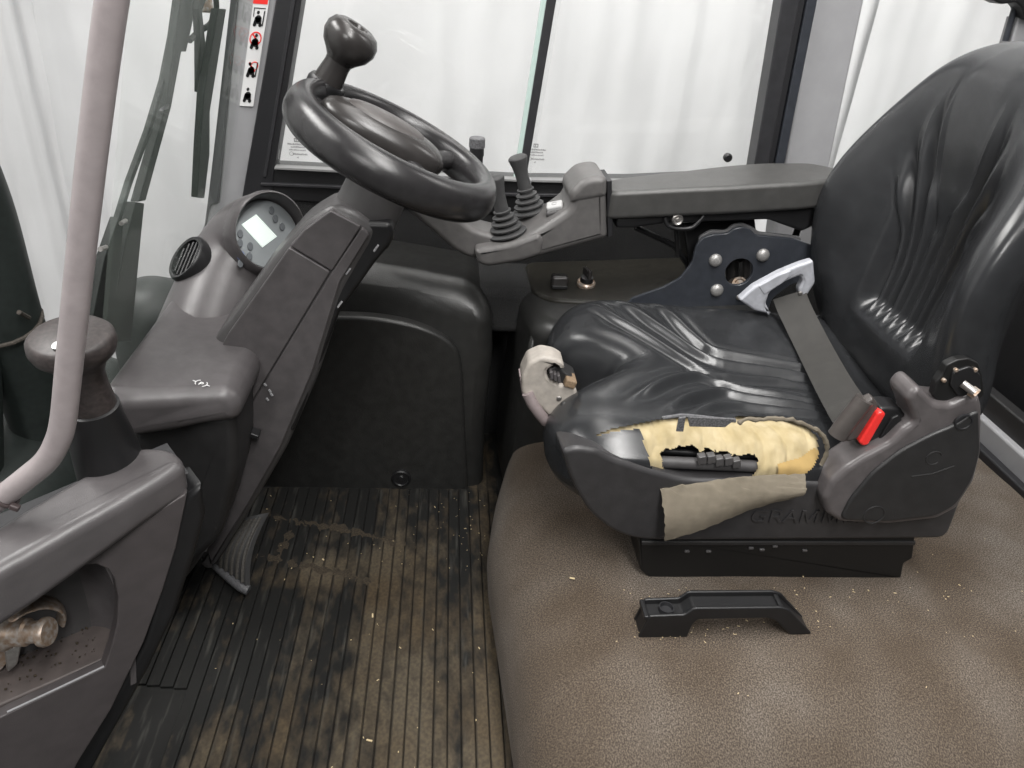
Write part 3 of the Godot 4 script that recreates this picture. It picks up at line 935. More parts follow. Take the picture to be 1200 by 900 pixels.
# ---------------------------------------------------------------- outside the windscreen
func outside() -> void:
	var a := thing("windscreen_wiper", "long greenish black wiper linkage standing across the windscreen", "wiper")
	put("arm", prism3([Vector3(-0.370, 0.987, -1.298), Vector3(-0.375, 0.956, -1.251), Vector3(-0.408, 0.817, -1.204), Vector3(-0.431, 0.704, -1.112), Vector3(-0.427, 0.713, -1.076), Vector3(-0.403, 0.826, -1.172), Vector3(-0.370, 0.960, -1.191), Vector3(-0.364, 0.990, -1.214)], 0.012), M.wiper, a)
	put("arm_sleeve", prism3([Vector3(-0.380, 0.985, -1.343), Vector3(-0.387, 0.952, -1.317), Vector3(-0.402, 0.883, -1.282), Vector3(-0.398, 0.890, -1.229), Vector3(-0.382, 0.955, -1.251), Vector3(-0.375, 0.988, -1.270)], 0.016), M.wiper, a)
	put("rod", tube_of([Vector3(-0.371, 0.998, -1.287), Vector3(-0.385, 0.926, -1.209), Vector3(-0.401, 0.856, -1.179), Vector3(-0.413, 0.797, -1.124), Vector3(-0.422, 0.745, -1.053), Vector3(-0.430, 0.704, -1.013)], 0.005, 8), M.wiper, a)
	put("pivot_plate", prism3([Vector3(-0.421, 0.719, -0.990), Vector3(-0.425, 0.707, -1.010), Vector3(-0.436, 0.667, -1.014), Vector3(-0.470, 0.531, -1.007), Vector3(-0.450, 0.584, -0.902), Vector3(-0.428, 0.683, -0.945)], 0.012), M.wiper, a)
	put("pivot_plate", prism3([Vector3(-0.428, 0.716, -1.066), Vector3(-0.435, 0.700, -1.112), Vector3(-0.446, 0.659, -1.112), Vector3(-0.493, 0.476, -1.116), Vector3(-0.469, 0.540, -0.989), Vector3(-0.438, 0.671, -1.034)], 0.014), M.wiper, a)
	put("joint_strap", prism3([Vector3(-0.397, 0.826, -1.177), Vector3(-0.395, 0.826, -1.145), Vector3(-0.395, 0.823, -1.141), Vector3(-0.398, 0.820, -1.174)], 0.006), M.frame, a)
	put("adjusting_screw", tube_of([Vector3(-0.406, 0.709, -0.899), Vector3(-0.409, 0.703, -0.922)], 0.003, 8), M.metal, a)
	put("adjusting_screw", tube_of([Vector3(-0.410, 0.714, -0.979), Vector3(-0.411, 0.712, -0.997)], 0.003, 8), M.metal, a)
	var b := thing("windscreen_wiper", "dark green wiper blade with washer hose beside the front pillar", "wiper")
	put("blade", prism3([Vector3(-0.364, 0.936, -1.395), Vector3(-0.386, 0.847, -1.383), Vector3(-0.402, 0.781, -1.373), Vector3(-0.427, 0.697, -1.426), Vector3(-0.449, 0.613, -1.435), Vector3(-0.440, 0.635, -1.368), Vector3(-0.412, 0.734, -1.331), Vector3(-0.388, 0.820, -1.305), Vector3(-0.359, 0.941, -1.332)], 0.012), M.wiper, b)
	put("blade_bridge", prism3([Vector3(-0.360, 0.966, -1.298), Vector3(-0.364, 0.942, -1.266), Vector3(-0.385, 0.879, -1.334), Vector3(-0.401, 0.822, -1.369), Vector3(-0.400, 0.818, -1.328), Vector3(-0.377, 0.897, -1.282), Vector3(-0.362, 0.946, -1.242), Vector3(-0.356, 0.968, -1.246)], 0.01), M.wiper, b)
	put("washer_hose", tube_of(smooth([Vector3(-0.372, 0.963, -1.392), Vector3(-0.381, 0.931, -1.421), Vector3(-0.384, 0.913, -1.386), Vector3(-0.380, 0.910, -1.314), Vector3(-0.378, 0.903, -1.251)], 5), 0.0045, 8), M.wiper, b)
	put("nozzle", rbox_of(Vector3(0.02, 0.03, 0.02), 0.004, Transform3D(Basis.IDENTITY, Vector3(-0.378, 0.948, -1.350))), M.worn_metal, b)
	var m := thing("hydraulic_hose", "thick dark hydraulic hose with a cable tie outside the windscreen at left", "hose")
	put("hose", tube_of(smooth([Vector3(-0.720, 0.799, -1.176), Vector3(-0.720, 0.654, -1.212), Vector3(-0.720, 0.466, -1.215), Vector3(-0.720, 0.292, -1.230), Vector3(-0.720, 0.132, -1.217), Vector3(-0.720, -0.180, -1.089)], 8), 0.052, 20), M.outside_dark, m)
	put("hose", tube_of(smooth([Vector3(-0.780, 0.805, -1.186), Vector3(-0.780, 0.623, -1.216), Vector3(-0.780, 0.415, -1.156), Vector3(-0.780, 0.161, -1.037)], 8), 0.06, 20), M.outside_dark, m)
	var ring := []
	for k in 20:
		ring.append(Vector3(-0.720, 0.459, -1.203) + Vector3(cos(TAU * k / 20) * 0.056, sin(TAU * k / 20) * -0.016, sin(TAU * k / 20) * 0.056))
	put("cable_tie", tube_of(ring, 0.0035, 8, true), M.dusty_plastic, m)
	put("tie_end", tube_of([Vector3(-0.668, 0.499, -1.161), Vector3(-0.668, 0.479, -1.184)], 0.004, 8), M.dusty_plastic, m)
	var fd := thing("front_fender", "dark rounded fender below the wipers outside the windscreen", "fender")
	var fm := Mb.new()
	fm.prism(fillet([Vector2(-1.45, -0.7), Vector2(-1.45, 0.2), Vector2(-0.95, 0.30), Vector2(-0.62, 0.22), Vector2(-0.56, -0.7)], 0.12, 10), -1.55, -0.6, 0.06)
	put("shell", fm, M.outside_dark, fd, 50.0)
	var dome := Mb.new()
	dome.lathe([Vector2(0.085, -0.25), Vector2(0.085, 0.0), Vector2(0.08, 0.03), Vector2(0.062, 0.055), Vector2(0.035, 0.068), Vector2(0, 0.072)], along(Vector3(-0.600, 0.343, -1.509), Vector3.UP), 28)
	put("fender_dome", dome, M.outside_dark, fd, 60.0)

# a thick plate through points that need not lie in one plane, extruded towards -x
func prism3(pts: Array, thick: float) -> Mb:
	var flat := PackedVector2Array()
	for p: Vector3 in pts:
		flat.append(Vector2(-p.z, p.y))
	var mb := Mb.new()
	mb.prism(flat, -thick / 2, thick / 2, minf(0.002, thick / 3))
	# lay it on the raked plane through the points
	var c: Vector3 = pts[0]
	mb.warp(func(q: Vector3) -> Vector3:
		return Vector3(c.x + 0.06 * (-q.x - c.z) + 0.257 * (q.y - c.y) + q.z, q.y, -q.x))
	mb.outward(0)
	return mb

# ---------------------------------------------------------------- dashboard
func dashboard() -> void:
	var t := thing("dashboard", "grey plastic dashboard shelf between windscreen and steering column", "dashboard")
	var top := Mb.new()
	top.prism(fillet([Vector2(-0.432, 0.543), Vector2(-0.405, 0.538), Vector2(-0.34, 0.522), Vector2(-0.283, 0.512), Vector2(-0.268, 0.492), Vector2(-0.275, 0.462), Vector2(-0.34, 0.462), Vector2(-0.432, 0.47)], 0.02), -1.6, -0.905, 0.02, Transform3D.IDENTITY, 7)
	top.warp(func(p: Vector3) -> Vector3: return p + Vector3(0, -0.02 * smoothstep(-0.98, -0.90, p.z) * smoothstep(-0.28, -0.43, p.x), 0.03 * smoothstep(-1.1, -0.9, p.z) * smoothstep(-0.28, -0.43, p.x)))
	put("top_shelf", top, M.plastic, t, 50.0)
	put("front_body", prism_of(fillet([Vector2(-0.43, 0.465), Vector2(-0.283, 0.465), Vector2(-0.292, 0.36), Vector2(-0.33, 0.24), Vector2(-0.40, 0.16), Vector2(-0.43, 0.16)], 0.02), -1.6, -0.925, 0.014), M.plastic_dark, t)
	# parking sign moulded in white: a P between two arcs and two bars
	var mx := facing(Vector3(-0.320, 0.517, -0.919), Vector3(0.22, 1, 0.0), Vector3(0.25, 0, -1))
	var mark := TextMesh.new()
	mark.text = "P"
	mark.font = SystemFont.new()
	mark.font_size = 40
	mark.pixel_size = 0.00026
	mark.depth = 0.0008
	var mk := put_mesh("moulded_mark", mark, M.white, t)
	mk.transform = mx
	for e in [-1.0, 1.0]:
		var arc := []
		for k in 9:
			var a := lerpf(-1.0, 1.0, k / 8.0)
			arc.append(mx * Vector3(e * (0.001 + cos(a) * 0.0065), sin(a) * 0.0075, 0.0004))
		put("moulded_mark", tube_of(arc, 0.0006, 6), M.white, mk.get_parent())
		put("moulded_mark", tube_of([mx * Vector3(e * 0.0078, 0, 0.0004), mx * Vector3(e * 0.012, 0, 0.0004)], 0.0006, 6), M.white, t)
	# --- instrument pod with its screen
	var d := thing("instrument_pod", "round grey instrument pod with a lit screen and small keys", "display")
	var n := Vector3(0.60, 0.42, 0.68).normalized()
	var c := Vector3(-0.309, 0.602, -1.270)
	var base := along(c, n)
	var R := 0.058
	# the shell bends down from the visor into the shelf
	var foot := Vector3(-0.389, 0.530, -1.078) + Vector3(0, -0.12, 0)
	var knee := c - n * 0.13 + Vector3(0, 0.02, 0)
	var bez := func(q: float) -> Vector3:
		var a: Vector3 = (c + n * 0.02).lerp(knee, q)
		return a.lerp(knee.lerp(foot, q), q)
	var path := []
	var rad := []
	for i in 19:
		var q := i / 18.0
		path.append(bez.call(q))
		rad.append(lerpf(R * 1.17, 0.07, smoothstep(0.0, 0.8, q)) + 0.02 * pow(q, 4.0))
	put("shell", tube_of(path, rad, 40), M.plastic, d, 60.0)
	var visor := Mb.new()
	var front := []
	for q in [[1.0, -0.012], [1.0, 0.02], [1.03, 0.038], [1.07, 0.042], [1.12, 0.04], [1.17, 0.03], [1.18, 0.008], [1.14, -0.02]]:
		var ring := PackedVector3Array()
		for k in 40:
			var a := TAU * k / 40
			# the lip reaches further forward at the top
			var reach := 0.022 * maxf(0.0, (base.basis.x * cos(a) + base.basis.z * sin(a)).y) * clampf(float(q[1]) / 0.03, 0.0, 1.0)
			ring.append(c + n * (float(q[1]) + reach) + (base.basis.x * cos(a) + base.basis.z * sin(a)) * R * float(q[0]))
		front.append(ring)
	visor.loft(front, false, false)
	visor.outward(0)
	put("visor", visor, M.plastic, d, 60.0)
	put("face", lathe_of([Vector2(R * 0.99, -0.004), Vector2(R * 0.99, 0.022), Vector2(R * 0.95, 0.025), Vector2(0, 0.0255)], base, 40), M.face, d)
	var fx := facing(c + n * 0.0255, n, Vector3(-0.62, 0.75, 0.3))
	var inv := fx.affine_inverse()
	var eye := Vector3(0, 1.05, 0)
	var onto := func(p: Vector3) -> Vector2:        # where the design point falls on the tilted face
		var dr := p - eye
		var hit := eye + dr * ((fx.origin - eye).dot(n) / dr.dot(n))
		var l := inv * hit
		return Vector2(l.x, l.y)
	var lcd := PackedVector2Array()
	for q in [Vector3(-0.333, 0.628, -1.250), Vector3(-0.308, 0.646, -1.250), Vector3(-0.278, 0.610, -1.250), Vector3(-0.303, 0.590, -1.250)]:
		lcd.append(onto.call(q))
	var sc := Mb.new()
	sc.prism(lcd, 0, 0.002, 0.0003, fx)
	var lit := surface(lin(0.6, 0.65, 0.62), 0.3, {"tri": false})
	lit.emission_enabled = true
	lit.emission = Color(0.95, 1.0, 0.97)
	lit.emission_energy_multiplier = 0.6
	put("screen", sc, lit, d)
	var keys: Array = [Vector3(-0.337, 0.612, -1.250), Vector3(-0.339, 0.596, -1.250), Vector3(-0.323, 0.591, -1.250), Vector3(-0.340, 0.574, -1.250), Vector3(-0.326, 0.573, -1.250), Vector3(-0.342, 0.560, -1.250), Vector3(-0.278, 0.640, -1.250), Vector3(-0.268, 0.627, -1.250), Vector3(-0.283, 0.654, -1.250)]
	for k in keys.size():
		var at: Vector2 = onto.call(keys[k])
		var key := Mb.new()
		key.prism(circle(Vector2.ZERO, 0.0078 if k == 3 else 0.0068, 18, 0.0065 if k == 3 else 0.0045), 0, 0.003, 0.001, fx * Transform3D(Basis(Vector3(0, 0, 1), 0.5), Vector3(at.x, at.y, 0)))
		put("key", key, M.blue if k == 3 else M.key_grey, d)
	# --- round vent on the flank of the pod
	var tang := ((bez.call(0.64) as Vector3) - (bez.call(0.54) as Vector3)).normalized()
	var vn := Vector3(-0.62, 0.66, 0.42)
	vn = (vn - tang * vn.dot(tang)).normalized()
	var vx := along((bez.call(0.56) as Vector3) + vn * 0.071, vn, tang)
	var v := put("air_vent", lathe_of([Vector2(0.040, -0.04), Vector2(0.041, 0.006), Vector2(0.038, 0.010), Vector2(0.033, 0.009), Vector2(0.032, 0.002), Vector2(0, 0.002)], vx, 32), M.black, d)
	v.set_meta("label", "round dark air vent set in the flank of the pod")
	for k in 5:
		var y := -0.022 + 0.011 * k
		var half := sqrt(0.031 * 0.031 - y * y)
		put("slat", rbox_of(Vector3(half * 2, 0.003, 0.006), 0.0012, vx * Transform3D(Basis(Vector3(1, 0, 0), 0.5), Vector3(0, 0.005, y))), M.black, v)
	# --- lever with a mushroom grip left of the shelf
	var l := thing("parking_brake_lever", "brown grey mushroom topped lever in a black boot left of the dashboard", "lever")
	var lt := Vector3(-0.392, 0.659, -0.760)
	var lb := Vector3(-0.393, 0.500, -0.780)
	var lx := along(lt, lt - lb)
	put("grip", lathe_of([Vector2(0.026, -0.088), Vector2(0.026, -0.085), Vector2(0.0235, -0.06), Vector2(0.0235, -0.042), Vector2(0.03, -0.026), Vector2(0.041, -0.015), Vector2(0.044, -0.006), Vector2(0.043, 0.003), Vector2(0.038, 0.008), Vector2(0.02, 0.0105), Vector2(0, 0.011)], lx, 36), M.grip_brown, l)
	put("boot", lathe_of([Vector2(0.04, -0.22), Vector2(0.036, -0.15), Vector2(0.031, -0.112), Vector2(0.029, -0.089), Vector2(0.022, -0.086), Vector2(0, -0.086)], lx, 32), M.black, l)
	var em := Mb.new()
	em.prism(circle(Vector2.ZERO, 0.006, 12, 0.008), 0, 0.0006, 0.0, facing(lx * Vector3(0.0, 0.0108, 0.026), lx.basis.y, Vector3.FORWARD))
	put("emblem", em, M.white, l)

# ---------------------------------------------------------------- steering column
func column() -> void:
	var t := thing("steering_column", "angular mauve grey steering column cover with seam lines and black edge", "steering column")
	var core := Mb.new()
	core.prism(fillet([Vector2(-0.153, 0.732), Vector2(-0.195, 0.704), Vector2(-0.251, 0.636), Vector2(-0.307, 0.556), Vector2(-0.356, 0.493), Vector2(-0.374, 0.452), Vector2(-0.354, 0.369), Vector2(-0.374, 0.270), Vector2(-0.417, 0.124), Vector2(-0.411, 0.061), Vector2(-0.390, 0.069), Vector2(-0.313, 0.200), Vector2(-0.248, 0.320), Vector2(-0.189, 0.459), Vector2(-0.142, 0.601), Vector2(-0.099, 0.680), Vector2(-0.094, 0.699), Vector2(-0.119, 0.722)], 0.02), -1.17, -1.04, 0.022, Transform3D.IDENTITY, 6)
	core.warp(func(p: Vector3) -> Vector3: return Vector3(p.x, p.y, -1.04 + (p.z + 1.04) * lerpf(1.0, 0.68, smoothstep(0.55, 0.72, p.y))))
	put("core", core, M.plastic_mid, t, 60.0)
	var z := -1.04
	# cover shells on the near face; the seams between them stay open
	put("cover_panel", prism_of(fillet([Vector2(-0.155, 0.726), Vector2(-0.115, 0.705), Vector2(-0.158, 0.638), Vector2(-0.213, 0.673), Vector2(-0.191, 0.698)], 0.003), z - 0.01, z + 0.005, 0.0022), M.plastic, t, 50.0)
	put("cover_panel", prism_of(fillet([Vector2(-0.214, 0.671), Vector2(-0.160, 0.637), Vector2(-0.306, 0.391), Vector2(-0.323, 0.399), Vector2(-0.347, 0.441), Vector2(-0.351, 0.466), Vector2(-0.312, 0.534), Vector2(-0.261, 0.605)], 0.004), z - 0.01, z + 0.005, 0.0022), M.plastic, t, 50.0)
	put("cover_panel", prism_of(fillet([Vector2(-0.114, 0.704), Vector2(-0.104, 0.694), Vector2(-0.147, 0.623), Vector2(-0.195, 0.474), Vector2(-0.254, 0.334), Vector2(-0.316, 0.218), Vector2(-0.389, 0.089), Vector2(-0.395, 0.128), Vector2(-0.359, 0.273), Vector2(-0.331, 0.379), Vector2(-0.305, 0.390), Vector2(-0.158, 0.636)], 0.004), z - 0.01, z + 0.005, 0.0022), M.plastic, t, 50.0)
	put("clip_slot", rbox_of(Vector3(0.038, 0.013, 0.02), 0.003, Transform3D(Basis(Vector3(0, 0, 1), -0.42), Vector3(-0.301, 0.371, -1.030))), M.seal, t)
	put("clip", rbox_of(Vector3(0.014, 0.009, 0.02), 0.002, Transform3D(Basis(Vector3(0, 0, 1), -0.42), Vector3(-0.286, 0.370, -1.022))), M.black, t)
	for q in [Vector3(-0.266, 0.451, -1.034), Vector3(-0.260, 0.440, -1.034), Vector3(-0.265, 0.425, -1.034), Vector3(-0.258, 0.434, -1.034)]:
		put("scuff", rbox_of(Vector3(0.0035, 0.006, 0.002), 0.0008, Transform3D(Basis(Vector3(0, 0, 1), 0.5), q)), M.pillar, t)
	# black edge strip on the driver's side
	var e := Mb.new()
	e.prism(fillet([Vector2(-0.115, 0.709), Vector2(-0.076, 0.708), Vector2(-0.071, 0.694), Vector2(-0.078, 0.674), Vector2(-0.097, 0.650), Vector2(-0.123, 0.611), Vector2(-0.152, 0.568), Vector2(-0.190, 0.466), Vector2(-0.233, 0.356), Vector2(-0.257, 0.365), Vector2(-0.204, 0.490), Vector2(-0.166, 0.589), Vector2(-0.154, 0.627)], 0.006), -1.15, -1.046, 0.008)
	put("edge_strip", e, M.black, t, 50.0)
	for q in [Vector3(-0.096, 0.672, -1.043), Vector3(-0.136, 0.636, -1.043), Vector3(-0.150, 0.584, -1.043)]:
		put("chip", rbox_of(Vector3(0.003, 0.012, 0.004), 0.001, Transform3D(Basis(Vector3(0, 0, 1), -0.6), q)), M.pillar, t)
	# collar under the wheel, and its dusty ring
	var n := Vector3(0.4224, 0.906, 0.0)
	var c := Vector3(-0.093, 0.751, -1.100)
	var cx := along(c, n)
	put("collar", lathe_of([Vector2(0.046, -0.062), Vector2(0.047, -0.058), Vector2(0.045, -0.02), Vector2(0.043, 0.04), Vector2(0.04, 0.045), Vector2(0, 0.045)], cx, 40), M.plastic_mid, t)
	put("dust_ring", lathe_of([Vector2(0.05, -0.082), Vector2(0.051, -0.066), Vector2(0.048, -0.060), Vector2(0.044, -0.059), Vector2(0, -0.059)], cx, 40), M.dusty_plastic, t)
	# foot of the column with a worn bright edge
	var ft := Mb.new()
	ft.prism(V2(smooth([Vector2(-0.476, 0.305), Vector2(-0.392, 0.313), Vector2(-0.362, 0.299), Vector2(-0.353, 0.257), Vector2(-0.360, 0.205), Vector2(-0.380, 0.154), Vector2(-0.412, 0.101), Vector2(-0.448, 0.058), Vector2(-0.484, 0.043), Vector2(-0.529, 0.074)], 6, true)), -1.15, -0.99, 0.02, Transform3D.IDENTITY, 6)
	put("foot_shroud", ft, M.plastic_mid, t, 60.0)
	put("shroud_edge", tube_of(smooth([Vector3(-0.381, 0.317, -0.985), Vector3(-0.356, 0.295, -0.980), Vector3(-0.351, 0.262, -0.980), Vector3(-0.358, 0.217, -0.980), Vector3(-0.378, 0.164, -0.985)], 6), 0.0035, 8), M.pillar, t)

# ---------------------------------------------------------------- steering wheel
func wheel() -> void:
	var t := thing("steering_wheel", "black steering wheel with a padded hub seen almost edge on", "steering wheel")
	var n := Vector3(0.4224, 0.906, 0.02).normalized()
	var c := Vector3(-0.072, 0.798, -1.100)
	var fx := along(c, n, Vector3(0.906, -0.4224, 0))      # x runs down the slope, y out of the wheel
	var R := 0.138
	var rings := []
	for i in 97:
		var a := TAU * i / 96
		var d := Vector3(cos(a), 0, sin(a))
		var ring := PackedVector3Array()
		for k in 24:
			var b := TAU * k / 24
			# fat oval grip, a little flattened on the outside
			var q := d * (R + cos(b) * 0.0195) + Vector3.UP * (sin(b) * 0.026 - 0.004 * cos(b))
			ring.append(fx * q)
		rings.append(ring)
	var mb := Mb.new()
	mb.loft(rings, false, false)
	mb.outward(0)
	put("rim", mb, M.leather, t, 70.0)
	# hub pad: a long boat-shaped cushion
	var hub := Mb.new()
	var hr := []
	for i in 25:
		var s := float(i) / 24
		var x := -0.115 + 0.185 * s
		var e := pow(maxf(1.0 - pow(absf(2 * s - 1), 2.6), 0.0), 1.0 / 2.2)
		var ring := PackedVector3Array()
		for k in 28:
			var a := TAU * k / 28
			var y := 0.004 + spow(sin(a), 0.8) * (0.030 if sin(a) > 0 else 0.035) * (0.15 + 0.85 * e)
			ring.append(fx * Vector3(x, y, spow(cos(a), 0.8) * 0.043 * (0.08 + 0.92 * e)))
		hr.append(ring)
	hub.loft(hr)
	put("hub_pad", hub, M.vinyl_gloss, t, 70.0)
	var cap := Mb.new()
	var cr := []
	for i in 17:
		var s := float(i) / 16
		var x := -0.085 + 0.12 * s
		var e := pow(maxf(1.0 - pow(absf(2 * s - 1), 2.2), 0.0), 0.5)
		var ring := PackedVector3Array()
		for k in 20:
			var a := TAU * k / 20
			ring.append(fx * Vector3(x, 0.026 + sin(a) * 0.013 * (0.1 + 0.9 * e), cos(a) * 0.029 * (0.06 + 0.94 * e)))
		cr.append(ring)
	cap.loft(cr)
	put("hub_badge_plate", cap, M.rubber_grip, t, 70.0)
	for a in [0.85, -0.85, PI]:
		var d := Vector3(cos(a), 0, sin(a))
		var sp := Mb.new()
		sp.tube(PackedVector3Array([fx * (d * 0.03 + Vector3(0, -0.012, 0)), fx * (d * 0.08 + Vector3(0, -0.010, 0)), fx * (d * 0.13 + Vector3(0, 0.0, 0))]), [0.02, 0.016, 0.015], 14)
		put("spoke", sp, M.leather, t)
	put("bright_core", lathe_of([Vector2(0.04, -0.04), Vector2(0.04, -0.012), Vector2(0, -0.008)], fx, 28), M.plastic, t)
	# knob for one-hand steering
	var ang := PI + 0.52
	var foot := fx * Vector3(cos(ang) * R, 0.018, sin(ang) * R)
	var kx := along(foot, n + Vector3(0.12, 0, 0.0))
	kx.basis = kx.basis.scaled_local(Vector3(1.1, 1.04, 1.1))
	var k := put("spinner_knob", lathe_of([Vector2(0.0, 0.034), Vector2(0.017, 0.036), Vector2(0.022, 0.043), Vector2(0.030, 0.052), Vector2(0.0345, 0.064), Vector2(0.034, 0.075), Vector2(0.029, 0.084), Vector2(0.021, 0.088), Vector2(0.014, 0.0875), Vector2(0.012, 0.084), Vector2(0, 0.083)], kx, 40), M.vinyl_gloss, t)
	k.set_meta("label", "mushroom shaped spinner knob on the raised side of the wheel")
	put("foot_clamp", lathe_of([Vector2(0.024, -0.014), Vector2(0.025, 0.0), Vector2(0.022, 0.006), Vector2(0, 0.006)], kx, 24), M.black, k)
	put("stem", lathe_of([Vector2(0.019, 0.0), Vector2(0.0185, 0.012), Vector2(0.0165, 0.03), Vector2(0.0175, 0.042), Vector2(0, 0.044)], kx, 28), M.vinyl_gloss, k)

# ---------------------------------------------------------------- console by the door
func door_console() -> void:
	var t := thing("door_side_console", "slanted grey console by the door with an open recess in its side", "console")
	# the panel stands askew in the cab: its own frame, x along it, z out of it
	var F := Transform3D(Basis(Vector3(0.81165, 0, -0.58414), Vector3.UP, Vector3(0.58414, 0, 0.81165)), Vector3(-0.3003, 0, -0.75))
	var flat_on := Basis(Vector3(1, 0, 0), Vector3(0, 0, 1), Vector3(0, -1, 0))
	var top := Mb.new()
	top.prism(fillet([Vector2(-0.476, -0.564), Vector2(-0.432, -0.614), Vector2(-0.362, -0.684), Vector2(-0.325, -0.723), Vector2(-0.304, -0.748), Vector2(-0.298, -0.760), Vector2(-0.307, -0.779), Vector2(-0.326, -0.794), Vector2(-0.361, -0.801), Vector2(-0.411, -0.754), Vector2(-0.467, -0.686), Vector2(-0.506, -0.618)], 0.014), -0.502, -0.452, 0.015, Transform3D(flat_on, Vector3.ZERO), 7)
	top.warp(func(p: Vector3) -> Vector3:
		var u := (p - F.origin).dot(F.basis.x)
		return p + Vector3(0, clampf(0.14 * u, -0.05, 0.01) - (0.02 * smoothstep(-0.02, -0.2, u) if p.y < 0.475 else 0.0), 0))
	put("top_cover", top, M.plastic, t, 50.0)
	var p := Mb.new()
	p.prism(V2([Vector2(-0.150, 0.419), Vector2(-0.095, 0.434), Vector2(-0.001, 0.463), Vector2(0.004, 0.468), Vector2(-0.001, 0.449), Vector2(-0.020, 0.392), Vector2(-0.044, 0.336), Vector2(-0.078, 0.266), Vector2(-0.131, 0.181), Vector2(-0.180, 0.120), Vector2(-0.253, 0.010), Vector2(-0.352, 0.082), Vector2(-0.311, 0.244), Vector2(-0.228, 0.250), Vector2(-0.126, 0.254), Vector2(-0.113, 0.281), Vector2(-0.101, 0.313), Vector2(-0.093, 0.351), Vector2(-0.092, 0.380), Vector2(-0.096, 0.398), Vector2(-0.106, 0.411), Vector2(-0.118, 0.416), Vector2(-0.130, 0.417)]), -0.014, 0.002, 0.002, F)
	put("side_panel", p, M.panel, t)
	# bright worn lip along the lower edge of the recess
	put("recess_lip", tube_of([Vector3(-0.486, 0.252, -0.615), Vector3(-0.449, 0.253, -0.642), Vector3(-0.402, 0.255, -0.676)], 0.0012, 6), M.pillar, t)
	var rs := Mb.new()
	rs.prism(V2([Vector2(0.001, 0.444), Vector2(0.027, 0.455), Vector2(0.027, 0.410), Vector2(0.005, 0.351), Vector2(-0.030, 0.273), Vector2(-0.074, 0.200), Vector2(-0.152, 0.090), Vector2(-0.238, -0.034), Vector2(-0.274, -0.015), Vector2(-0.178, 0.113), Vector2(-0.077, 0.247)]), -0.07, -0.015, 0.01, F)
	put("rear_side", rs, M.black, t)
	var gf := Mb.new()
	gf.prism(V2([Vector2(-0.251, 0.383), Vector2(-0.149, 0.404), Vector2(0.005, 0.457), Vector2(0.015, 0.475), Vector2(-0.189, 0.447), Vector2(-0.236, 0.442)]), -0.10, -0.022, 0.002, F)
	put("gap_filler", gf, M.seal, t)
	# recess: back, rounded side and floor
	var bk := Mb.new()
	bk.slab(func(u: float, w: float) -> Vector3: return F * Vector3(-0.32 + 0.235 * u, 0.19 + 0.25 * w, -0.075), func(u: float, w: float) -> Vector3: return F * Vector3(-0.32 + 0.235 * u, 0.19 + 0.25 * w, -0.11), 10, 4)
	put("recess_back", bk, M.plastic_mid, t, 60.0)
	var sd := Mb.new()
	sd.slab(func(u: float, w: float) -> Vector3: return F * (Vector3(-0.082, 0.19, -0.012) + Vector3(-0.03 * w * w * w - 0.02 * (1 - w) * (1 - w), 0.26 * w, 0) + Vector3(-0.035 * (1 - cos(u * PI / 2)), 0, -0.065 * sin(u * PI / 2))), func(u: float, w: float) -> Vector3: return F * (Vector3(-0.075, 0.19, -0.012) + Vector3(-0.03 * w * w * w - 0.02 * (1 - w) * (1 - w), 0.26 * w, 0) + Vector3(0, 0, -0.075 * u)), 10, 14)
	put("recess_side", sd, M.plastic, t, 60.0)
	var fl := Mb.new()
	fl.rbox(Vector3(0.26, 0.012, 0.075), 0.003, F * Transform3D(Basis.IDENTITY, Vector3(-0.21, 0.248, -0.05)))
	put("recess_floor", fl, M.mauve_dark, t)
	var grit := Mb.new()
	var rng := RandomNumberGenerator.new()
	rng.seed = 8
	for i in 110:
		var at := F * Vector3(rng.randf_range(-0.26, -0.12), 0.256, -0.08 + 0.06 * pow(rng.randf(), 2.0))
		grit.rbox(Vector3(1, 0.6, 1) * rng.randf_range(0.0008, 0.003), 0.0003, Transform3D(Basis.from_euler(Vector3(rng.randf() * 3, rng.randf() * 3, rng.randf() * 3)), at), 1)
	var gr := put("brown_grit", grit, M.dirt, t)
	gr.set_meta("kind", "stuff")
	# --- latch pin
	var l := thing("latch_pin", "worn metal latch pin with a ring inside the console recess", "latch")
	var o := Vector3(-0.495, 0.325, -0.666)
	var axis := (Vector3(-0.444, 0.331, -0.661) - o).normalized()
	var reach := o.distance_to(Vector3(-0.444, 0.331, -0.661)) / 0.058
	var lx := along(o, axis, Vector3.UP)
	lx.basis = lx.basis.scaled_local(Vector3(1, reach, 1))
	put("pin", lathe_of([Vector2(0.021, -0.025), Vector2(0.021, 0.004), Vector2(0.0165, 0.012), Vector2(0.016, 0.030), Vector2(0.013, 0.033), Vector2(0.0125, 0.047), Vector2(0.0165, 0.050), Vector2(0.0172, 0.056), Vector2(0.0155, 0.060), Vector2(0, 0.061)], lx, 28), M.worn_metal, l)
	var arc := []
	for q in 19:
		var a := lerpf(-0.5, PI + 0.35, q / 18.0)
		arc.append(Vector3(-0.475, 0.319, -0.686) + F.basis * Vector3(cos(a) * 0.031, sin(a) * 0.028, 0))
	var ring := Mb.new()
	ring.tube(PackedVector3Array(arc), 0.0042, 12)
	var rc := Vector3(-0.475, 0.319, -0.686)
	ring.warp(func(q: Vector3) -> Vector3: return q + F.basis.z * (q - rc).dot(F.basis.z) * 2.2)
	put("ring", ring, M.worn_metal, l)
	var mp := Mb.new()
	mp.prism(fillet([Vector2(-0.199, 0.368), Vector2(-0.183, 0.372), Vector2(-0.171, 0.404), Vector2(-0.170, 0.430), Vector2(-0.179, 0.434), Vector2(-0.215, 0.377), Vector2(-0.248, 0.274), Vector2(-0.225, 0.258), Vector2(-0.207, 0.275)], 0.006), -0.066, -0.057, 0.003, F)
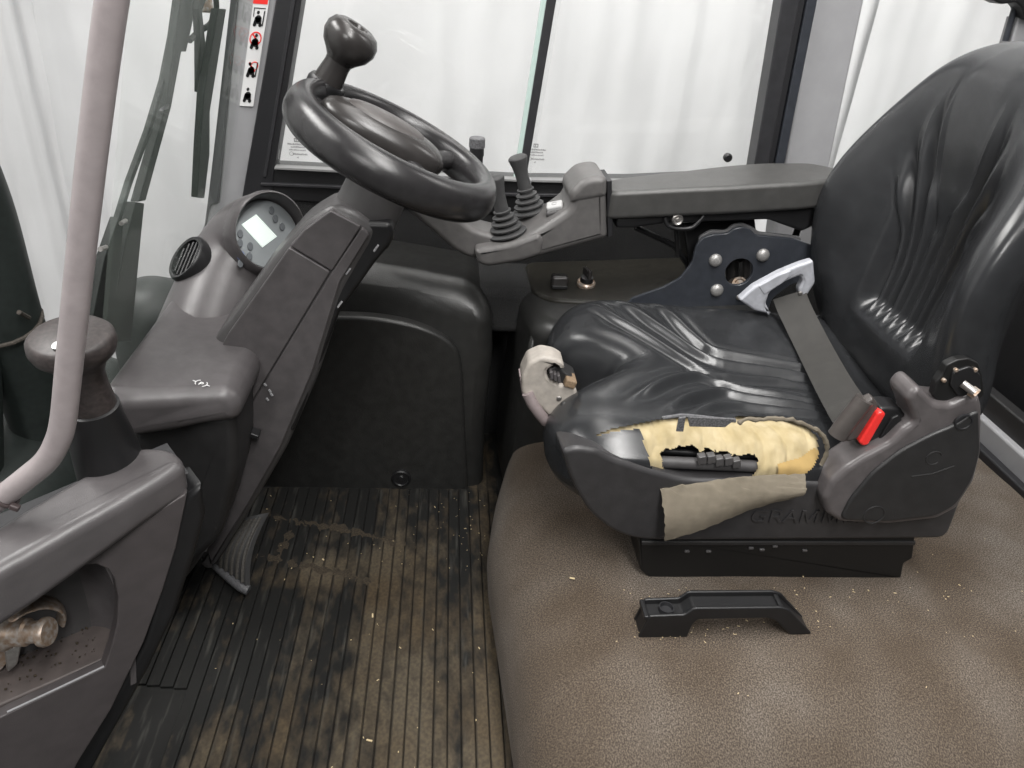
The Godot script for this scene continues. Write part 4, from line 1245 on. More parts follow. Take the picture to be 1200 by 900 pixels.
	put("mounting_plate", mp, M.worn_metal, l)
	var lt := Mb.new()
	lt.prism(fillet([Vector2(-0.213, 0.304), Vector2(-0.195, 0.306), Vector2(-0.206, 0.277), Vector2(-0.218, 0.271)], 0.004), -0.045, -0.038, 0.002, F)
	put("lower_tab", lt, M.metal, l)
	# --- grab rail of the door opening
	var g := thing("grab_rail", "bent mauve grey grab rail tube at the front of the door opening", "grab rail")
	put("tube", tube_of(smooth([Vector3(-0.236, 1.059, -0.680), Vector3(-0.260, 0.995, -0.680), Vector3(-0.291, 0.898, -0.680), Vector3(-0.325, 0.785, -0.680), Vector3(-0.356, 0.680, -0.680), Vector3(-0.376, 0.612, -0.680), Vector3(-0.388, 0.583, -0.680), Vector3(-0.404, 0.559, -0.680), Vector3(-0.426, 0.539, -0.680), Vector3(-0.462, 0.509, -0.680), Vector3(-0.516, 0.467, -0.680)], 8), 0.0122, 28), M.rail, g)
	var tie := []
	var tc := Vector3(-0.455, 0.514, -0.680)
	var td := (Vector3(-0.426, 0.539, -0.680) - Vector3(-0.462, 0.509, -0.680)).normalized()
	var tx := along(tc, td)
	for k in 24:
		tie.append(tx * Vector3(cos(TAU * k / 24) * 0.0138, 0, sin(TAU * k / 24) * 0.0138))
	put("cable_tie", tube_of(tie, 0.0022, 8, true), M.cable_tie, g)
	put("tie_head", rbox_of(Vector3(0.010, 0.007, 0.007), 0.002, Transform3D(Basis(Vector3(0, 0, 1), -0.5), tc + Vector3(0.012, -0.008, 0.010))), M.cable_tie, g)

# ---------------------------------------------------------------- pedals
func pedals() -> void:
	var t := thing("accelerator_pedal", "worn ribbed accelerator pedal with a bent lower lip under the column", "pedal")
	var a0 := Vector3(-0.407, 0.035, -1.090)
	var a1 := Vector3(-0.336, 0.030, -1.029)
	var b0 := Vector3(-0.353, 0.135, -1.100)
	var b1 := Vector3(-0.310, 0.125, -1.130)
	var up := (b0 - a0).cross(a1 - a0).normalized()
	if up.y < 0:
		up = -up
	var f := func(u: float, w: float) -> Vector3:
		var p: Vector3 = a0.lerp(a1, u).lerp(b0.lerp(b1, u), w)
		return p + up * 0.02 * sin(w * PI * 0.9)
	var mb := Mb.new()
	mb.slab(func(u: float, w: float) -> Vector3: return f.call(u, w) as Vector3, func(u: float, w: float) -> Vector3: return (f.call(u, w) as Vector3) - up * 0.01, 6, 12)
	put("pad", mb, M.gaiter, t)
	for k in 6:
		var u := 0.08 + 0.168 * k
		var path := []
		for i in 9:
			path.append((f.call(u, 0.1 + 0.85 * i / 8.0) as Vector3) + up * 0.001)
		put("rib", tube_of(path, 0.0035, 6), M.pedal_rib, t)
	put("lower_lip", tube_of(smooth([a0 - up * 0.004, a0.lerp(a1, 0.35) + up * 0.002 + Vector3(0.01, 0, 0.006), a0.lerp(a1, 0.7) + Vector3(0.01, 0, 0.008), a1 - up * 0.006], 5), 0.009, 10), M.pedal_lip, t)


# ---------------------------------------------------------------- armrest with joysticks
func armrest() -> void:
	var t := thing("armrest", "long grey padded armrest on a dark rail beside the seat", "armrest")
	var pad := Mb.new()
	var flat := fillet([Vector2(0.287, -1.335), Vector2(0.47, -1.327), Vector2(0.64, -1.325), Vector2(0.715, -1.34), Vector2(0.735, -1.40), Vector2(0.70, -1.455), Vector2(0.61, -1.475), Vector2(0.54, -1.47), Vector2(0.32, -1.425), Vector2(0.29, -1.41)], 0.02)
	pad.prism(flat, -0.686, -0.634, 0.009, Transform3D(Basis(Vector3(1, 0, 0), Vector3(0, 0, 1), Vector3(0, -1, 0)), Vector3.ZERO), 6)
	pad.warp(func(p: Vector3) -> Vector3: return p + Vector3(0, 0.107 * (p.x - 0.29) + 0.002, 0))
	put("pad", pad, M.arm, t, 50.0)
	var under := Mb.new()
	under.prism(fillet([Vector2(0.309, 0.639), Vector2(0.674, 0.680), Vector2(0.695, 0.646), Vector2(0.663, 0.628), Vector2(0.593, 0.648), Vector2(0.402, 0.632), Vector2(0.340, 0.620), Vector2(0.311, 0.619)], 0.006), -1.44, -1.345, 0.006)
	put("rail", under, M.black, t)
	put("pivot_screw", lathe_of([Vector2(0.0105, -0.02), Vector2(0.0105, 0.003), Vector2(0.0085, 0.005), Vector2(0.006, 0.0035), Vector2(0.0045, 0.0035), Vector2(0.003, 0.006), Vector2(0, 0.006)], along(Vector3(0.419, 0.644, -1.335), Vector3(0, 0.1, 1)), 20), M.metal, t)
	put("bellows_loop", tube_of(smooth([Vector3(0.396, 0.646, -1.338), Vector3(0.404, 0.632, -1.336), Vector3(0.424, 0.627, -1.335), Vector3(0.448, 0.630, -1.335), Vector3(0.461, 0.643, -1.336), Vector3(0.467, 0.652, -1.338)], 6), 0.004, 10), M.black, t)
	put("support_post", prism_of([Vector2(0.451, 0.617), Vector2(0.590, 0.635), Vector2(0.617, 0.559), Vector2(0.493, 0.500), Vector2(0.473, 0.553)], -1.46, -1.40, 0.005), M.black, t)
	put("support_strut", tube_of([Vector3(0.361, 0.606, -1.400), Vector3(0.446, 0.569, -1.410), Vector3(0.496, 0.514, -1.420)], 0.006, 8), M.black, t)
	put("support_strut", tube_of([Vector3(0.438, 0.616, -1.400), Vector3(0.456, 0.548, -1.410)], 0.004, 8), M.plastic_dark, t)
	# --- control console in front of the pad
	var c := thing("control_console", "grey control console with two joysticks in ribbed gaiters", "control console")
	put("housing", prism_of(fillet([Vector2(0.165, 0.612), Vector2(0.198, 0.636), Vector2(0.221, 0.656), Vector2(0.223, 0.689), Vector2(0.240, 0.708), Vector2(0.263, 0.714), Vector2(0.280, 0.712), Vector2(0.292, 0.631), Vector2(0.298, 0.602), Vector2(0.201, 0.570), Vector2(0.143, 0.549), Vector2(0.085, 0.539), Vector2(0.060, 0.546), Vector2(0.056, 0.565), Vector2(0.122, 0.581)], 0.012), -1.455, -1.335, 0.014, 6), M.console, c, 50.0)
	put("end_cap", prism_of(fillet([Vector2(0.217, 0.684), Vector2(0.239, 0.709), Vector2(0.263, 0.715), Vector2(0.281, 0.713), Vector2(0.285, 0.678), Vector2(0.253, 0.670), Vector2(0.220, 0.663)], 0.01), -1.452, -1.332, 0.012, 6), M.console, c, 50.0)
	put("gap_strip", prism_of([Vector2(0.282, 0.706), Vector2(0.291, 0.707), Vector2(0.306, 0.607), Vector2(0.297, 0.603)], -1.42, -1.34, 0.002), M.seal, c)
	# raised deck with a bevelled lip
	var deck := Mb.new()
	deck.prism(fillet([Vector2(0.054, 0.572), Vector2(0.121, 0.588), Vector2(0.170, 0.609), Vector2(0.179, 0.595), Vector2(0.176, 0.567), Vector2(0.140, 0.553), Vector2(0.080, 0.540), Vector2(0.061, 0.546)], 0.008), -1.46, -1.328, 0.01, Transform3D.IDENTITY, 5)
	put("deck_front", deck, M.console, c, 50.0)
	var dk := Mb.new()
	dk.prism(fillet([Vector2(0.085, -1.345), Vector2(0.155, -1.345), Vector2(0.205, -1.365), Vector2(0.235, -1.41), Vector2(0.245, -1.475), Vector2(0.10, -1.475), Vector2(0.075, -1.40)], 0.012), 0.0, 0.016, 0.004, Transform3D(Basis(Vector3(1, 0, 0), Vector3(0, 0, 1), Vector3(0, -1, 0)), Vector3.ZERO))
	dk.warp(func(p: Vector3) -> Vector3: return p + Vector3(0, 0.578 + 0.32 * (p.x - 0.12) + 0.0, 0))
	put("deck", dk, M.console, c, 50.0)
	var wing := Mb.new()
	wing.prism(V2(smooth([Vector2(-0.079, 0.646), Vector2(-0.034, 0.655), Vector2(0.009, 0.638), Vector2(0.053, 0.602), Vector2(0.123, 0.582), Vector2(0.110, 0.552), Vector2(0.062, 0.542), Vector2(0.022, 0.555), Vector2(-0.018, 0.588), Vector2(-0.052, 0.616)], 5, true)), -1.44, -1.36, 0.012, Transform3D.IDENTITY, 5)
	put("front_wing", wing, M.console, c, 60.0)
	var slope := Vector3(-0.3, 1, 0).normalized()
	for j in [[Vector3(0.116, 0.593, -1.375), Vector3(-0.30, 1, -0.04), 0.036], [Vector3(0.163, 0.616, -1.445), Vector3(-0.33, 1, 0.0), 0.034]]:
		var g := along(j[0] - Vector3(0, 0.004, 0), slope)
		var prof := []
		var r0: float = j[2]
		for k in 6:
			var s := k / 5.0
			var r := lerpf(r0, 0.012, pow(s, 0.85))
			var y := 0.052 * s
			prof.append(Vector2(r - 0.006, y))
			prof.append(Vector2(r, y + 0.002))
			prof.append(Vector2(r + 0.0005, y + 0.005))
			prof.append(Vector2(r - 0.007, y + 0.0075))
		prof.append(Vector2(0, 0.06))
		var ga := lathe_of(prof, g, 32)
		put("gaiter", ga, M.gaiter, c, 50.0)
		var s2 := along(g * Vector3(0, 0.05, 0), j[1])
		put("stick", lathe_of([Vector2(0.0135, -0.01), Vector2(0.0125, 0.008), Vector2(0.0125, 0.025), Vector2(0.015, 0.042), Vector2(0.0185, 0.055), Vector2(0.0175, 0.058), Vector2(0.014, 0.0605), Vector2(0, 0.062)], s2, 28), M.gaiter, c, 50.0)
	var bx := facing(Vector3(0.199, 0.646, -1.375), Vector3(-0.35, 1, 0.25), Vector3(0.2, 0, -1))
	put("rocker_button", rbox_of(Vector3(0.03, 0.022, 0.012), 0.004, bx), M.ivory_grey, c)
	for s in [-1.0, 1.0]:
		var arr := Mb.new()
		var pts := []
		for k in 7:
			pts.append(bx * Vector3(cos(0.5 + k * 0.35) * 0.005 * s, sin(0.5 + k * 0.35) * 0.004 * s, 0.0062))
		arr.tube(PackedVector3Array(pts), 0.0006, 5)
		put("arrow_print", arr, M.print_grey, c)
	put("button_socket", rbox_of(Vector3(0.036, 0.03, 0.02), 0.005, bx * Transform3D(Basis.IDENTITY, Vector3(0, 0, -0.012))), M.plastic_mid, c)
	var p := thing("dash_lever", "short black lever with a grey cap standing behind the steering wheel", "lever")
	var px := along(Vector3(0.054, 0.666, -1.430), Vector3(0.0, 1, 0))
	put("stem", lathe_of([Vector2(0.012, -0.05), Vector2(0.012, 0.05), Vector2(0.0135, 0.052), Vector2(0.013, 0.068), Vector2(0, 0.068)], px, 24), M.black, p)
	put("cap", lathe_of([Vector2(0.0145, 0.066), Vector2(0.0148, 0.070), Vector2(0.0145, 0.082), Vector2(0.0125, 0.084), Vector2(0, 0.084)], px, 24), M.pedal_lip, p)
	# --- riveted bracket plate
	var b := thing("armrest_bracket", "blue black steel bracket plate with four round rivets and a hole", "bracket")
	var bp := Mb.new()
	holed(bp, fillet([Vector2(0.351, 0.480), Vector2(0.409, 0.503), Vector2(0.446, 0.528), Vector2(0.464, 0.561), Vector2(0.465, 0.594), Vector2(0.475, 0.610), Vector2(0.493, 0.617), Vector2(0.520, 0.620), Vector2(0.530, 0.630), Vector2(0.545, 0.634), Vector2(0.562, 0.630), Vector2(0.575, 0.619), Vector2(0.648, 0.616), Vector2(0.692, 0.604), Vector2(0.715, 0.554), Vector2(0.705, 0.540), Vector2(0.667, 0.526), Vector2(0.636, 0.494), Vector2(0.633, 0.454), Vector2(0.356, 0.444)], 0.006, 4), [Vector2(0.558, 0.546)][0], circle([Vector2(0.558, 0.546)][0], 0.027, 36), -1.348, -1.34, 0.0015)
	put("plate", bp, M.bracket, b)
	put("back_plate", prism_of(fillet([Vector2(0.479, 0.568), Vector2(0.476, 0.604), Vector2(0.496, 0.617), Vector2(0.527, 0.618), Vector2(0.536, 0.630), Vector2(0.555, 0.634), Vector2(0.577, 0.626), Vector2(0.589, 0.618), Vector2(0.674, 0.612), Vector2(0.683, 0.576)], 0.006, 4), -1.372, -1.364, 0.002), M.pillar_dark, b)
	for q in [Vector3(0.507, 0.568, -1.340), Vector3(0.522, 0.508, -1.340), Vector3(0.596, 0.582, -1.340), Vector3(0.608, 0.524, -1.340)]:
		put("rivet", dome_screw(q, Vector3(0, 0.15, 1), 0.0125, 0.009), M.rivet, b)
	put("small_screw", dome_screw(Vector3(0.569, 0.495, -1.340), Vector3(0, 0, 1), 0.006, 0.004), M.metal, b)
	put("inner_tube", tube_of([Vector3(0.566, 0.553, -1.410), Vector3(0.583, 0.471, -1.410)], 0.013, 14), M.plastic_dark, b)
	put("inner_tube", tube_of([Vector3(0.591, 0.558, -1.400), Vector3(0.609, 0.477, -1.400)], 0.008, 14), M.plastic_mid, b)
	put("inner_nut", lathe_of([Vector2(0.016, -0.02), Vector2(0.016, 0.004), Vector2(0.012, 0.006), Vector2(0.01, 0.003), Vector2(0, 0.003)], along(Vector3(0.576, 0.508, -1.370), Vector3(0, 0.5, 1)), 24), M.worn_metal, b)

# ---------------------------------------------------------------- dark ledge beyond the seat
func shelf() -> void:
	var t := thing("switch_ledge", "black moulded ledge with two switches between seat and cab wall", "ledge")
	var mb := Mb.new()
	mb.prism(fillet([Vector2(0.135, -1.62), Vector2(0.135, -1.42), Vector2(0.15, -1.30), Vector2(0.20, -1.26), Vector2(0.60, -1.26), Vector2(0.60, -1.62)], 0.06, 8), -0.452, -0.0, 0.035, Transform3D(Basis(Vector3(1, 0, 0), Vector3(0, 0, 1), Vector3(0, -1, 0)), Vector3.ZERO), 8)
	mb.warp(func(p: Vector3) -> Vector3:
		var s := smoothstep(0.2, 0.45, p.y)
		return p + Vector3(0.02 * s, 0.075 * (p.x - 0.2) * s, 0.0))
	put("body", mb, M.moulding, t, 60.0)
	var lt := Mb.new()
	lt.prism(fillet([Vector2(0.175, -1.59), Vector2(0.178, -1.43), Vector2(0.205, -1.385), Vector2(0.30, -1.36), Vector2(0.57, -1.35), Vector2(0.57, -1.59)], 0.03, 8), -0.458, -0.44, 0.006, Transform3D(Basis(Vector3(1, 0, 0), Vector3(0, 0, 1), Vector3(0, -1, 0)), Vector3.ZERO))
	lt.warp(func(p: Vector3) -> Vector3: return p + Vector3(0, 0.075 * (p.x - 0.2) , 0.0))
	put("ledge_top", lt, M.olive, t, 50.0)
	var lip := []
	for q in smooth([Vector3(0.165, 0.30, -1.285), Vector3(0.168, 0.37, -1.30), Vector3(0.18, 0.415, -1.32), Vector3(0.22, 0.44, -1.345), Vector3(0.30, 0.452, -1.36), Vector3(0.42, 0.465, -1.365)], 6):
		lip.append(q)
	put("edge_roll", tube_of(lip, 0.008, 10), M.moulding, t)
	for k in 2:
		var at: Vector3 = [Vector3(0.232, 0.466, -1.439), Vector3(0.288, 0.470, -1.444)][k]
		if k == 0:
			put("switch", rbox_of(Vector3(0.034, 0.028, 0.026), 0.006, Transform3D(Basis.IDENTITY, at + Vector3(0, 0.008, 0))), M.vinyl_gloss, t)
			put("switch_frame", rbox_of(Vector3(0.032, 0.008, 0.028), 0.002, Transform3D(Basis.IDENTITY, at)), M.black, t)
		else:
			put("switch_collar", lathe_of([Vector2(0.019, -0.004), Vector2(0.019, 0.003), Vector2(0.016, 0.006), Vector2(0, 0.006)], along(at, Vector3(0, 1, 0.2)), 24), M.worn_metal, t)
			put("key_knob", lathe_of([Vector2(0.014, 0.0), Vector2(0.013, 0.016), Vector2(0, 0.017)], along(at, Vector3(0, 1, 0.2)), 20), M.black, t)
			put("key_knob_wing", rbox_of(Vector3(0.008, 0.024, 0.03), 0.003, Transform3D(Basis(Vector3(0, 1, 0), 0.3), at + Vector3(0, 0.02, 0))), M.vinyl_gloss, t)
	# --- rear of the cab: sill rail and black bulkhead
	var r := thing("rear_sill", "pale grey sill rail with black edging behind the seat", "sill")
	put("rail", rbox_of(Vector3(0.10, 0.06, 1.0), 0.006, Transform3D(Basis.IDENTITY, Vector3(1.172, 0.237, -1.12))), M.pillar, r)
	put("edging", rbox_of(Vector3(0.02, 0.03, 1.0), 0.005, Transform3D(Basis.IDENTITY, Vector3(1.11, 0.212, -1.12))), M.seal, r)
	put("upper_edging", rbox_of(Vector3(0.03, 0.05, 1.0), 0.005, Transform3D(Basis.IDENTITY, Vector3(1.152, 0.288, -1.12))), M.plastic_dark, r)
	var bk := thing("rear_bulkhead", "black bulkhead panel behind the seat back", "panel")
	put("panel", prism_of(fillet([Vector2(-1.58, 0.24), Vector2(-0.5, 0.24), Vector2(-0.5, 0.62), Vector2(-1.58, 0.60)], 0.03), 0.0, 0.05, 0.01).turned(Transform3D(Basis(Vector3(0, 0, 1), Vector3(0, 1, 0), Vector3(-1, 0, 0)), Vector3(1.24, 0, 0))), M.black, bk)

# ---------------------------------------------------------------- the seat
const SZ := -1.105          # middle of the seat
const SA := 0.232           # half its width

# pressed lines of the cushion (x, z) and of the back (z, y)
var cushion_lines := [
	V2(smooth([Vector2(0.257, -1.280), Vector2(0.287, -1.252), Vector2(0.331, -1.199), Vector2(0.371, -1.152), Vector2(0.406, -1.117), Vector2(0.443, -1.092), Vector2(0.496, -1.089), Vector2(0.561, -1.087), Vector2(0.637, -1.073)], 4)),
	V2(smooth([Vector2(0.304, -1.322), Vector2(0.351, -1.257), Vector2(0.402, -1.191), Vector2(0.434, -1.153), Vector2(0.466, -1.133), Vector2(0.523, -1.124), Vector2(0.594, -1.113), Vector2(0.663, -1.098)], 4)),
	V2(smooth([Vector2(0.376, -1.320), Vector2(0.415, -1.255), Vector2(0.444, -1.200), Vector2(0.466, -1.168), Vector2(0.519, -1.155), Vector2(0.604, -1.138), Vector2(0.674, -1.123)], 4)),
	V2(smooth([Vector2(0.268, -0.965), Vector2(0.304, -0.999), Vector2(0.342, -1.033), Vector2(0.380, -1.060), Vector2(0.415, -1.076), Vector2(0.447, -1.072), Vector2(0.481, -1.056), Vector2(0.551, -1.040), Vector2(0.631, -1.028)], 4)),
	V2(smooth([Vector2(0.319, -0.950), Vector2(0.358, -0.986), Vector2(0.399, -1.017), Vector2(0.444, -1.038), Vector2(0.477, -1.031), Vector2(0.542, -1.018), Vector2(0.621, -1.006)], 4)),
	V2(smooth([Vector2(0.356, -0.944), Vector2(0.406, -0.981), Vector2(0.452, -0.998), Vector2(0.492, -0.995), Vector2(0.543, -0.987), Vector2(0.616, -0.980)], 4))]
# angles round a squarish ring that lie at even steps along it
func ring_table(ec: float, es: float, wide: float, high: float, n: int) -> PackedFloat32Array:
	var ang := PackedFloat64Array()
	var run := PackedFloat64Array()
	var last := Vector2(wide, 0)
	var total := 0.0
	for k in 2401:
		var quarter := mini(k / 600, 3)
		var t := (k - quarter * 600) / 600.0
		var h := pow(t, 4.0) / (pow(t, 4.0) + pow(1.0 - t, 4.0))
		var a := (quarter + h) * PI / 2
		var p := Vector2(spow(cos(a), ec) * wide, spow(sin(a), es) * high)
		total += p.distance_to(last)
		last = p
		ang.append(a)
		run.append(total)
	var out := PackedFloat32Array()
	var at := 0
	for i in n + 1:
		var goal := total * i / n
		while at < 2399 and run[at + 1] < goal:
			at += 1
		out.append(lerpf(ang[at], ang[at + 1], clampf((goal - run[at]) / maxf(run[at + 1] - run[at], 1e-9), 0.0, 1.0)))
	return out

func ring_at(table: PackedFloat32Array, w: float) -> float:
	var q := fposmod(w, 1.0) * (table.size() - 1)
	var i := mini(int(q), table.size() - 2)
	return lerpf(table[i], table[i + 1], q - i)

func cushion_point(s: float, a: float, inset := 0.0) -> Vector3:
	var cz := spow(cos(a), 0.52)
	var sy := spow(sin(a), 0.52)
	var nose := pow(maxf(1.0 - pow(1.0 - minf(s / 0.19, 1.0), 2.4), 0.0), 1.0 / 2.2)
	var tail := pow(maxf(1.0 - pow(1.0 - minf((1.0 - s) / 0.12, 1.0), 2.2), 0.0), 0.5)
	var wide := SA * (0.88 + 0.12 * nose) * (0.9 + 0.1 * tail) - inset
	var zn := cz
	var z := SZ + wide * zn
	var front := 0.182 - 0.022 * zn + 0.10 * bump(zn, -0.03, 0.27) - 0.012 * bump(zn, 0.6, 0.3) - 0.012 * bump(zn, -0.65, 0.3) + 0.03 * pow(absf(zn), 8.0)
	var x := lerpf(front + inset, 0.79 - inset, s)
	var ymid := 0.405 - 0.02 * s
	var hi := 0.080 - inset
	var lo := 0.088 - inset
	var y := ymid + sy * (hi if sy > 0 else lo) * nose * tail
	var up := smoothstep(0.25, 0.95, sy) * nose
	if up > 0.0:
		y += up * (cushion_relief(x, z) - 0.022 * zn)
	# the near flank sags a little outwards
	return Vector3(x, y, z)

func cushion_relief(x: float, z: float) -> float:
	var d := z - SZ
	var n := d / SA
	var dish := -0.022 * exp(-pow(n / 0.55, 2.0)) * smoothstep(0.30, 0.5, x)
	var bol := 0.012 * smoothstep(0.45, 0.8, absf(n)) * (1.0 - smoothstep(0.85, 1.0, absf(n)))
	var cut := 0.0
	for line in cushion_lines:
		cut += groove(Vector2(x, z), line, 0.0085, 0.25, 0.15)
	return dish + bol + cut * 0.0085

func back_point(t: float, a: float) -> Vector3:
	var y0 := 0.425
	var y1 := 0.988
	var cz := spow(cos(a), 0.55)
	var sy := spow(sin(a), 0.6)
	# outline: round at the foot, widest low down, domed at the top
	var foot := pow(maxf(1.0 - pow(1.0 - minf(t / 0.28, 1.0), 2.2), 0.0), 0.5)
	var head := pow(maxf(1.0 - pow(1.0 - minf((1.0 - t) / 0.60, 1.0), 2.6), 0.0), 0.43)
	var wide := 0.243 * (0.35 + 0.65 * foot) * (0.02 + 0.98 * head) * minf(1.0, foot * 3.0)
	var headk := pow(maxf(1.0 - pow(1.0 - minf((1.0 - t) / 0.12, 1.0), 2.0), 0.0), 0.5)
	var thick := 0.058 * foot * headk
	var y := lerpf(y0, y1, t)
	var z := SZ + wide * cz
	var xc := 0.722 + 0.13 * (y - 0.55) + 0.058
	var x := xc - sy * thick
	if sy > 0.0:
		x -= smoothstep(0.1, 0.95, sy) * back_relief(y, z, wide) * minf(1.0, foot * 1.3) * headk
	# side wings reach forward
	var wing := smoothstep(0.35, 1.0, absf(cz)) * (0.082 * bump(y, 0.71, 0.18) + 0.014)
	x -= wing * foot * head
	return Vector3(x, y, z)

func back_relief(y: float, z: float, wide: float) -> float:
	var d := z - SZ
	var n := d / maxf(wide, 0.02)
	# sunk field in the small of the back
	var field := smoothstep(0.53, 0.575, y) * (1.0 - smoothstep(0.62, 0.86, y)) * (1.0 - smoothstep(0.078, 0.108, absf(d)))
	var top := 0.015 * smoothstep(0.78, 0.9, y) * (1.0 - smoothstep(0.2, 0.85, absf(n)))
	# moulded ribs: upright and close in the sunk field, fanning out to both shoulders
	var spread := lerpf(0.082, 0.20, pow(smoothstep(0.60, 0.95, y), 1.2))
	var q := absf(d) / spread
	var ends := lerpf(0.95, 0.80, clampf((q - 0.3) / 0.6, 0.0, 1.0))
	var inner := smoothstep(0.66, 0.80, y) * 0.40
	var env := smoothstep(0.54, 0.565, y) * (1.0 - smoothstep(ends - 0.09, ends, y)) * (1.0 - smoothstep(0.92, 1.0, q)) * smoothstep(inner - 0.12, inner + 0.02, q + 0.02)
	var wave := 0.5 + 0.5 * cos(q * PI * 2.0 * 3.5)
	return -0.027 * field + top + (pow(wave, 0.9) - 0.45) * lerpf(0.012, 0.019, smoothstep(0.66, 0.8, y)) * env

func in_poly(p: Vector3, poly: PackedVector2Array) -> bool:
	# along the slanting way one looks down on the flank
	var d := Vector3(0.32, -0.5, -0.8)
	var q := p + d * ((-0.873 - p.z) / d.z)
	return Geometry2D.is_point_in_polygon(Vector2(q.x, q.y), poly)

func seat() -> void:
	var t := thing("driver_seat", "black vinyl driver seat with a torn front edge showing yellow foam", "seat")
	var tear := V2([Vector2(0.202, 0.472), Vector2(0.229, 0.487), Vector2(0.270, 0.498), Vector2(0.304, 0.507), Vector2(0.330, 0.510), Vector2(0.362, 0.509), Vector2(0.405, 0.508), Vector2(0.414, 0.514), Vector2(0.455, 0.513), Vector2(0.488, 0.510), Vector2(0.521, 0.498), Vector2(0.539, 0.480), Vector2(0.545, 0.449), Vector2(0.538, 0.426), Vector2(0.526, 0.412), Vector2(0.484, 0.399), Vector2(0.416, 0.389), Vector2(0.323, 0.381), Vector2(0.301, 0.423), Vector2(0.288, 0.453), Vector2(0.269, 0.488), Vector2(0.233, 0.483)])
	var hole := V2([Vector2(0.311, 0.452), Vector2(0.339, 0.462), Vector2(0.352, 0.464), Vector2(0.367, 0.454), Vector2(0.398, 0.452), Vector2(0.450, 0.446), Vector2(0.460, 0.429), Vector2(0.455, 0.408), Vector2(0.435, 0.395), Vector2(0.418, 0.377), Vector2(0.324, 0.375), Vector2(0.321, 0.418)])
	var foam_zone := V2([Vector2(0.169, 0.467), Vector2(0.227, 0.502), Vector2(0.302, 0.520), Vector2(0.359, 0.523), Vector2(0.411, 0.526), Vector2(0.484, 0.525), Vector2(0.532, 0.512), Vector2(0.556, 0.480), Vector2(0.562, 0.440), Vector2(0.542, 0.400), Vector2(0.487, 0.387), Vector2(0.419, 0.373), Vector2(0.318, 0.366), Vector2(0.286, 0.405), Vector2(0.265, 0.464)])
	var rc := ring_table(0.52, 0.52, SA, 0.085, 2000)
	var rb := ring_table(0.55, 0.6, 0.22, 0.07, 2000)
	var mb := Mb.new()
	mb.grid(func(u: float, w: float) -> Vector3: return cushion_point(u, ring_at(rc, w)), 190, 400, func(u: float, w: float) -> bool: return not in_poly(cushion_point(u, ring_at(rc, w)), tear))
	mb.outward(0)
	put("cushion", mb, M.vinyl, t, 70.0)
	var nz := noise(22.0, 3, 4)
	var fm := Mb.new()
	var ff := func(u: float, w: float) -> Vector3:
		var p := cushion_point(u, ring_at(rc, w), 0.004)
		var k := nz.get_noise_3dv(p * 0.5) * 0.0025 + absf(nz.get_noise_3dv(p * Vector3(0.6, 0.25, 0.25) + Vector3(7, 0, 0))) * 0.010 - 0.003
		return p + Vector3(0, -0.002 + k * 0.5, k - 0.003)
	fm.grid(func(u: float, w: float) -> Vector3: return ff.call(lerpf(0.02, 0.85, u), lerpf(-0.09, 0.22, w)), 260, 200, func(u: float, w: float) -> bool:
		var p := cushion_point(lerpf(0.02, 0.85, u), ring_at(rc, lerpf(-0.09, 0.22, w)), 0.004)
		var j := nz.get_noise_3dv(p * 3.0) * 0.006
		return in_poly(p, foam_zone) and not in_poly(p + Vector3(j, j * 1.4, 0), hole))
	if mb_inward(fm):
		fm.flip(0)
	put("foam_padding", fm, M.foam, t, 60.0)
	# deeper coloured torn face of the foam at the right end
	var lobe := V2([Vector2(0.457, 0.399), Vector2(0.463, 0.420), Vector2(0.485, 0.434), Vector2(0.517, 0.445), Vector2(0.535, 0.461), Vector2(0.545, 0.458), Vector2(0.545, 0.439), Vector2(0.534, 0.420), Vector2(0.504, 0.400), Vector2(0.465, 0.387)])
	var lm2 := Mb.new()
	lm2.grid(func(u: float, w: float) -> Vector3: return cushion_point(lerpf(0.5, 0.85, u), ring_at(rc, lerpf(-0.09, 0.1, w)), 0.001) + Vector3(0, 0, 0.001), 110, 90, func(u: float, w: float) -> bool: return in_poly(cushion_point(lerpf(0.5, 0.85, u), ring_at(rc, lerpf(-0.09, 0.1, w)), 0.001), lobe))
	if mb_inward(lm2):
		lm2.flip(0)
	put("foam_torn_face", lm2, M.foam_deep, t, 60.0)
	# flap of skin hanging down, its felt backing outwards
	var A := Vector3(0.317, 0.390, -0.866)
	var B := Vector3(0.523, 0.423, -0.862)
	var Cc := Vector3(0.519, 0.397, -0.852)
	var D := Vector3(0.331, 0.316, -0.846)
	var flap := Mb.new()
	var fl := func(u: float, w: float) -> Vector3:
		var p: Vector3 = A.lerp(B, u).lerp(D.lerp(Cc, u), w)
		var edge := nz.get_noise_2d(u * 8.0, w * 3.0) * 0.0025
		return p + Vector3(edge, edge * 1.5 + 0.006 * sin(u * PI) * (1.0 - w) - 0.006 * sin(u * PI) * w * 0.0, 0.012 * sin(w * PI * 0.9) + 0.004 * sin(u * 7.0) * w)
	flap.slab(fl, func(u: float, w: float) -> Vector3: return (fl.call(u, w) as Vector3) - Vector3(0, 0, 0.0022), 28, 16)
	put("torn_flap", flap, M.backing, t, 60.0).set_meta("label", "grey brown flap of torn seat skin folded down over the side")
	var curl := Mb.new()
	var top_rim := smooth([Vector3(0.410, 0.499, -0.882), Vector3(0.418, 0.507, -0.882), Vector3(0.438, 0.507, -0.882), Vector3(0.461, 0.508, -0.882), Vector3(0.480, 0.507, -0.882), Vector3(0.499, 0.502, -0.882), Vector3(0.518, 0.495, -0.882), Vector3(0.534, 0.484, -0.882), Vector3(0.546, 0.468, -0.882), Vector3(0.550, 0.449, -0.882), Vector3(0.547, 0.431, -0.882)], 4)
	var raw := []
	var rad := []
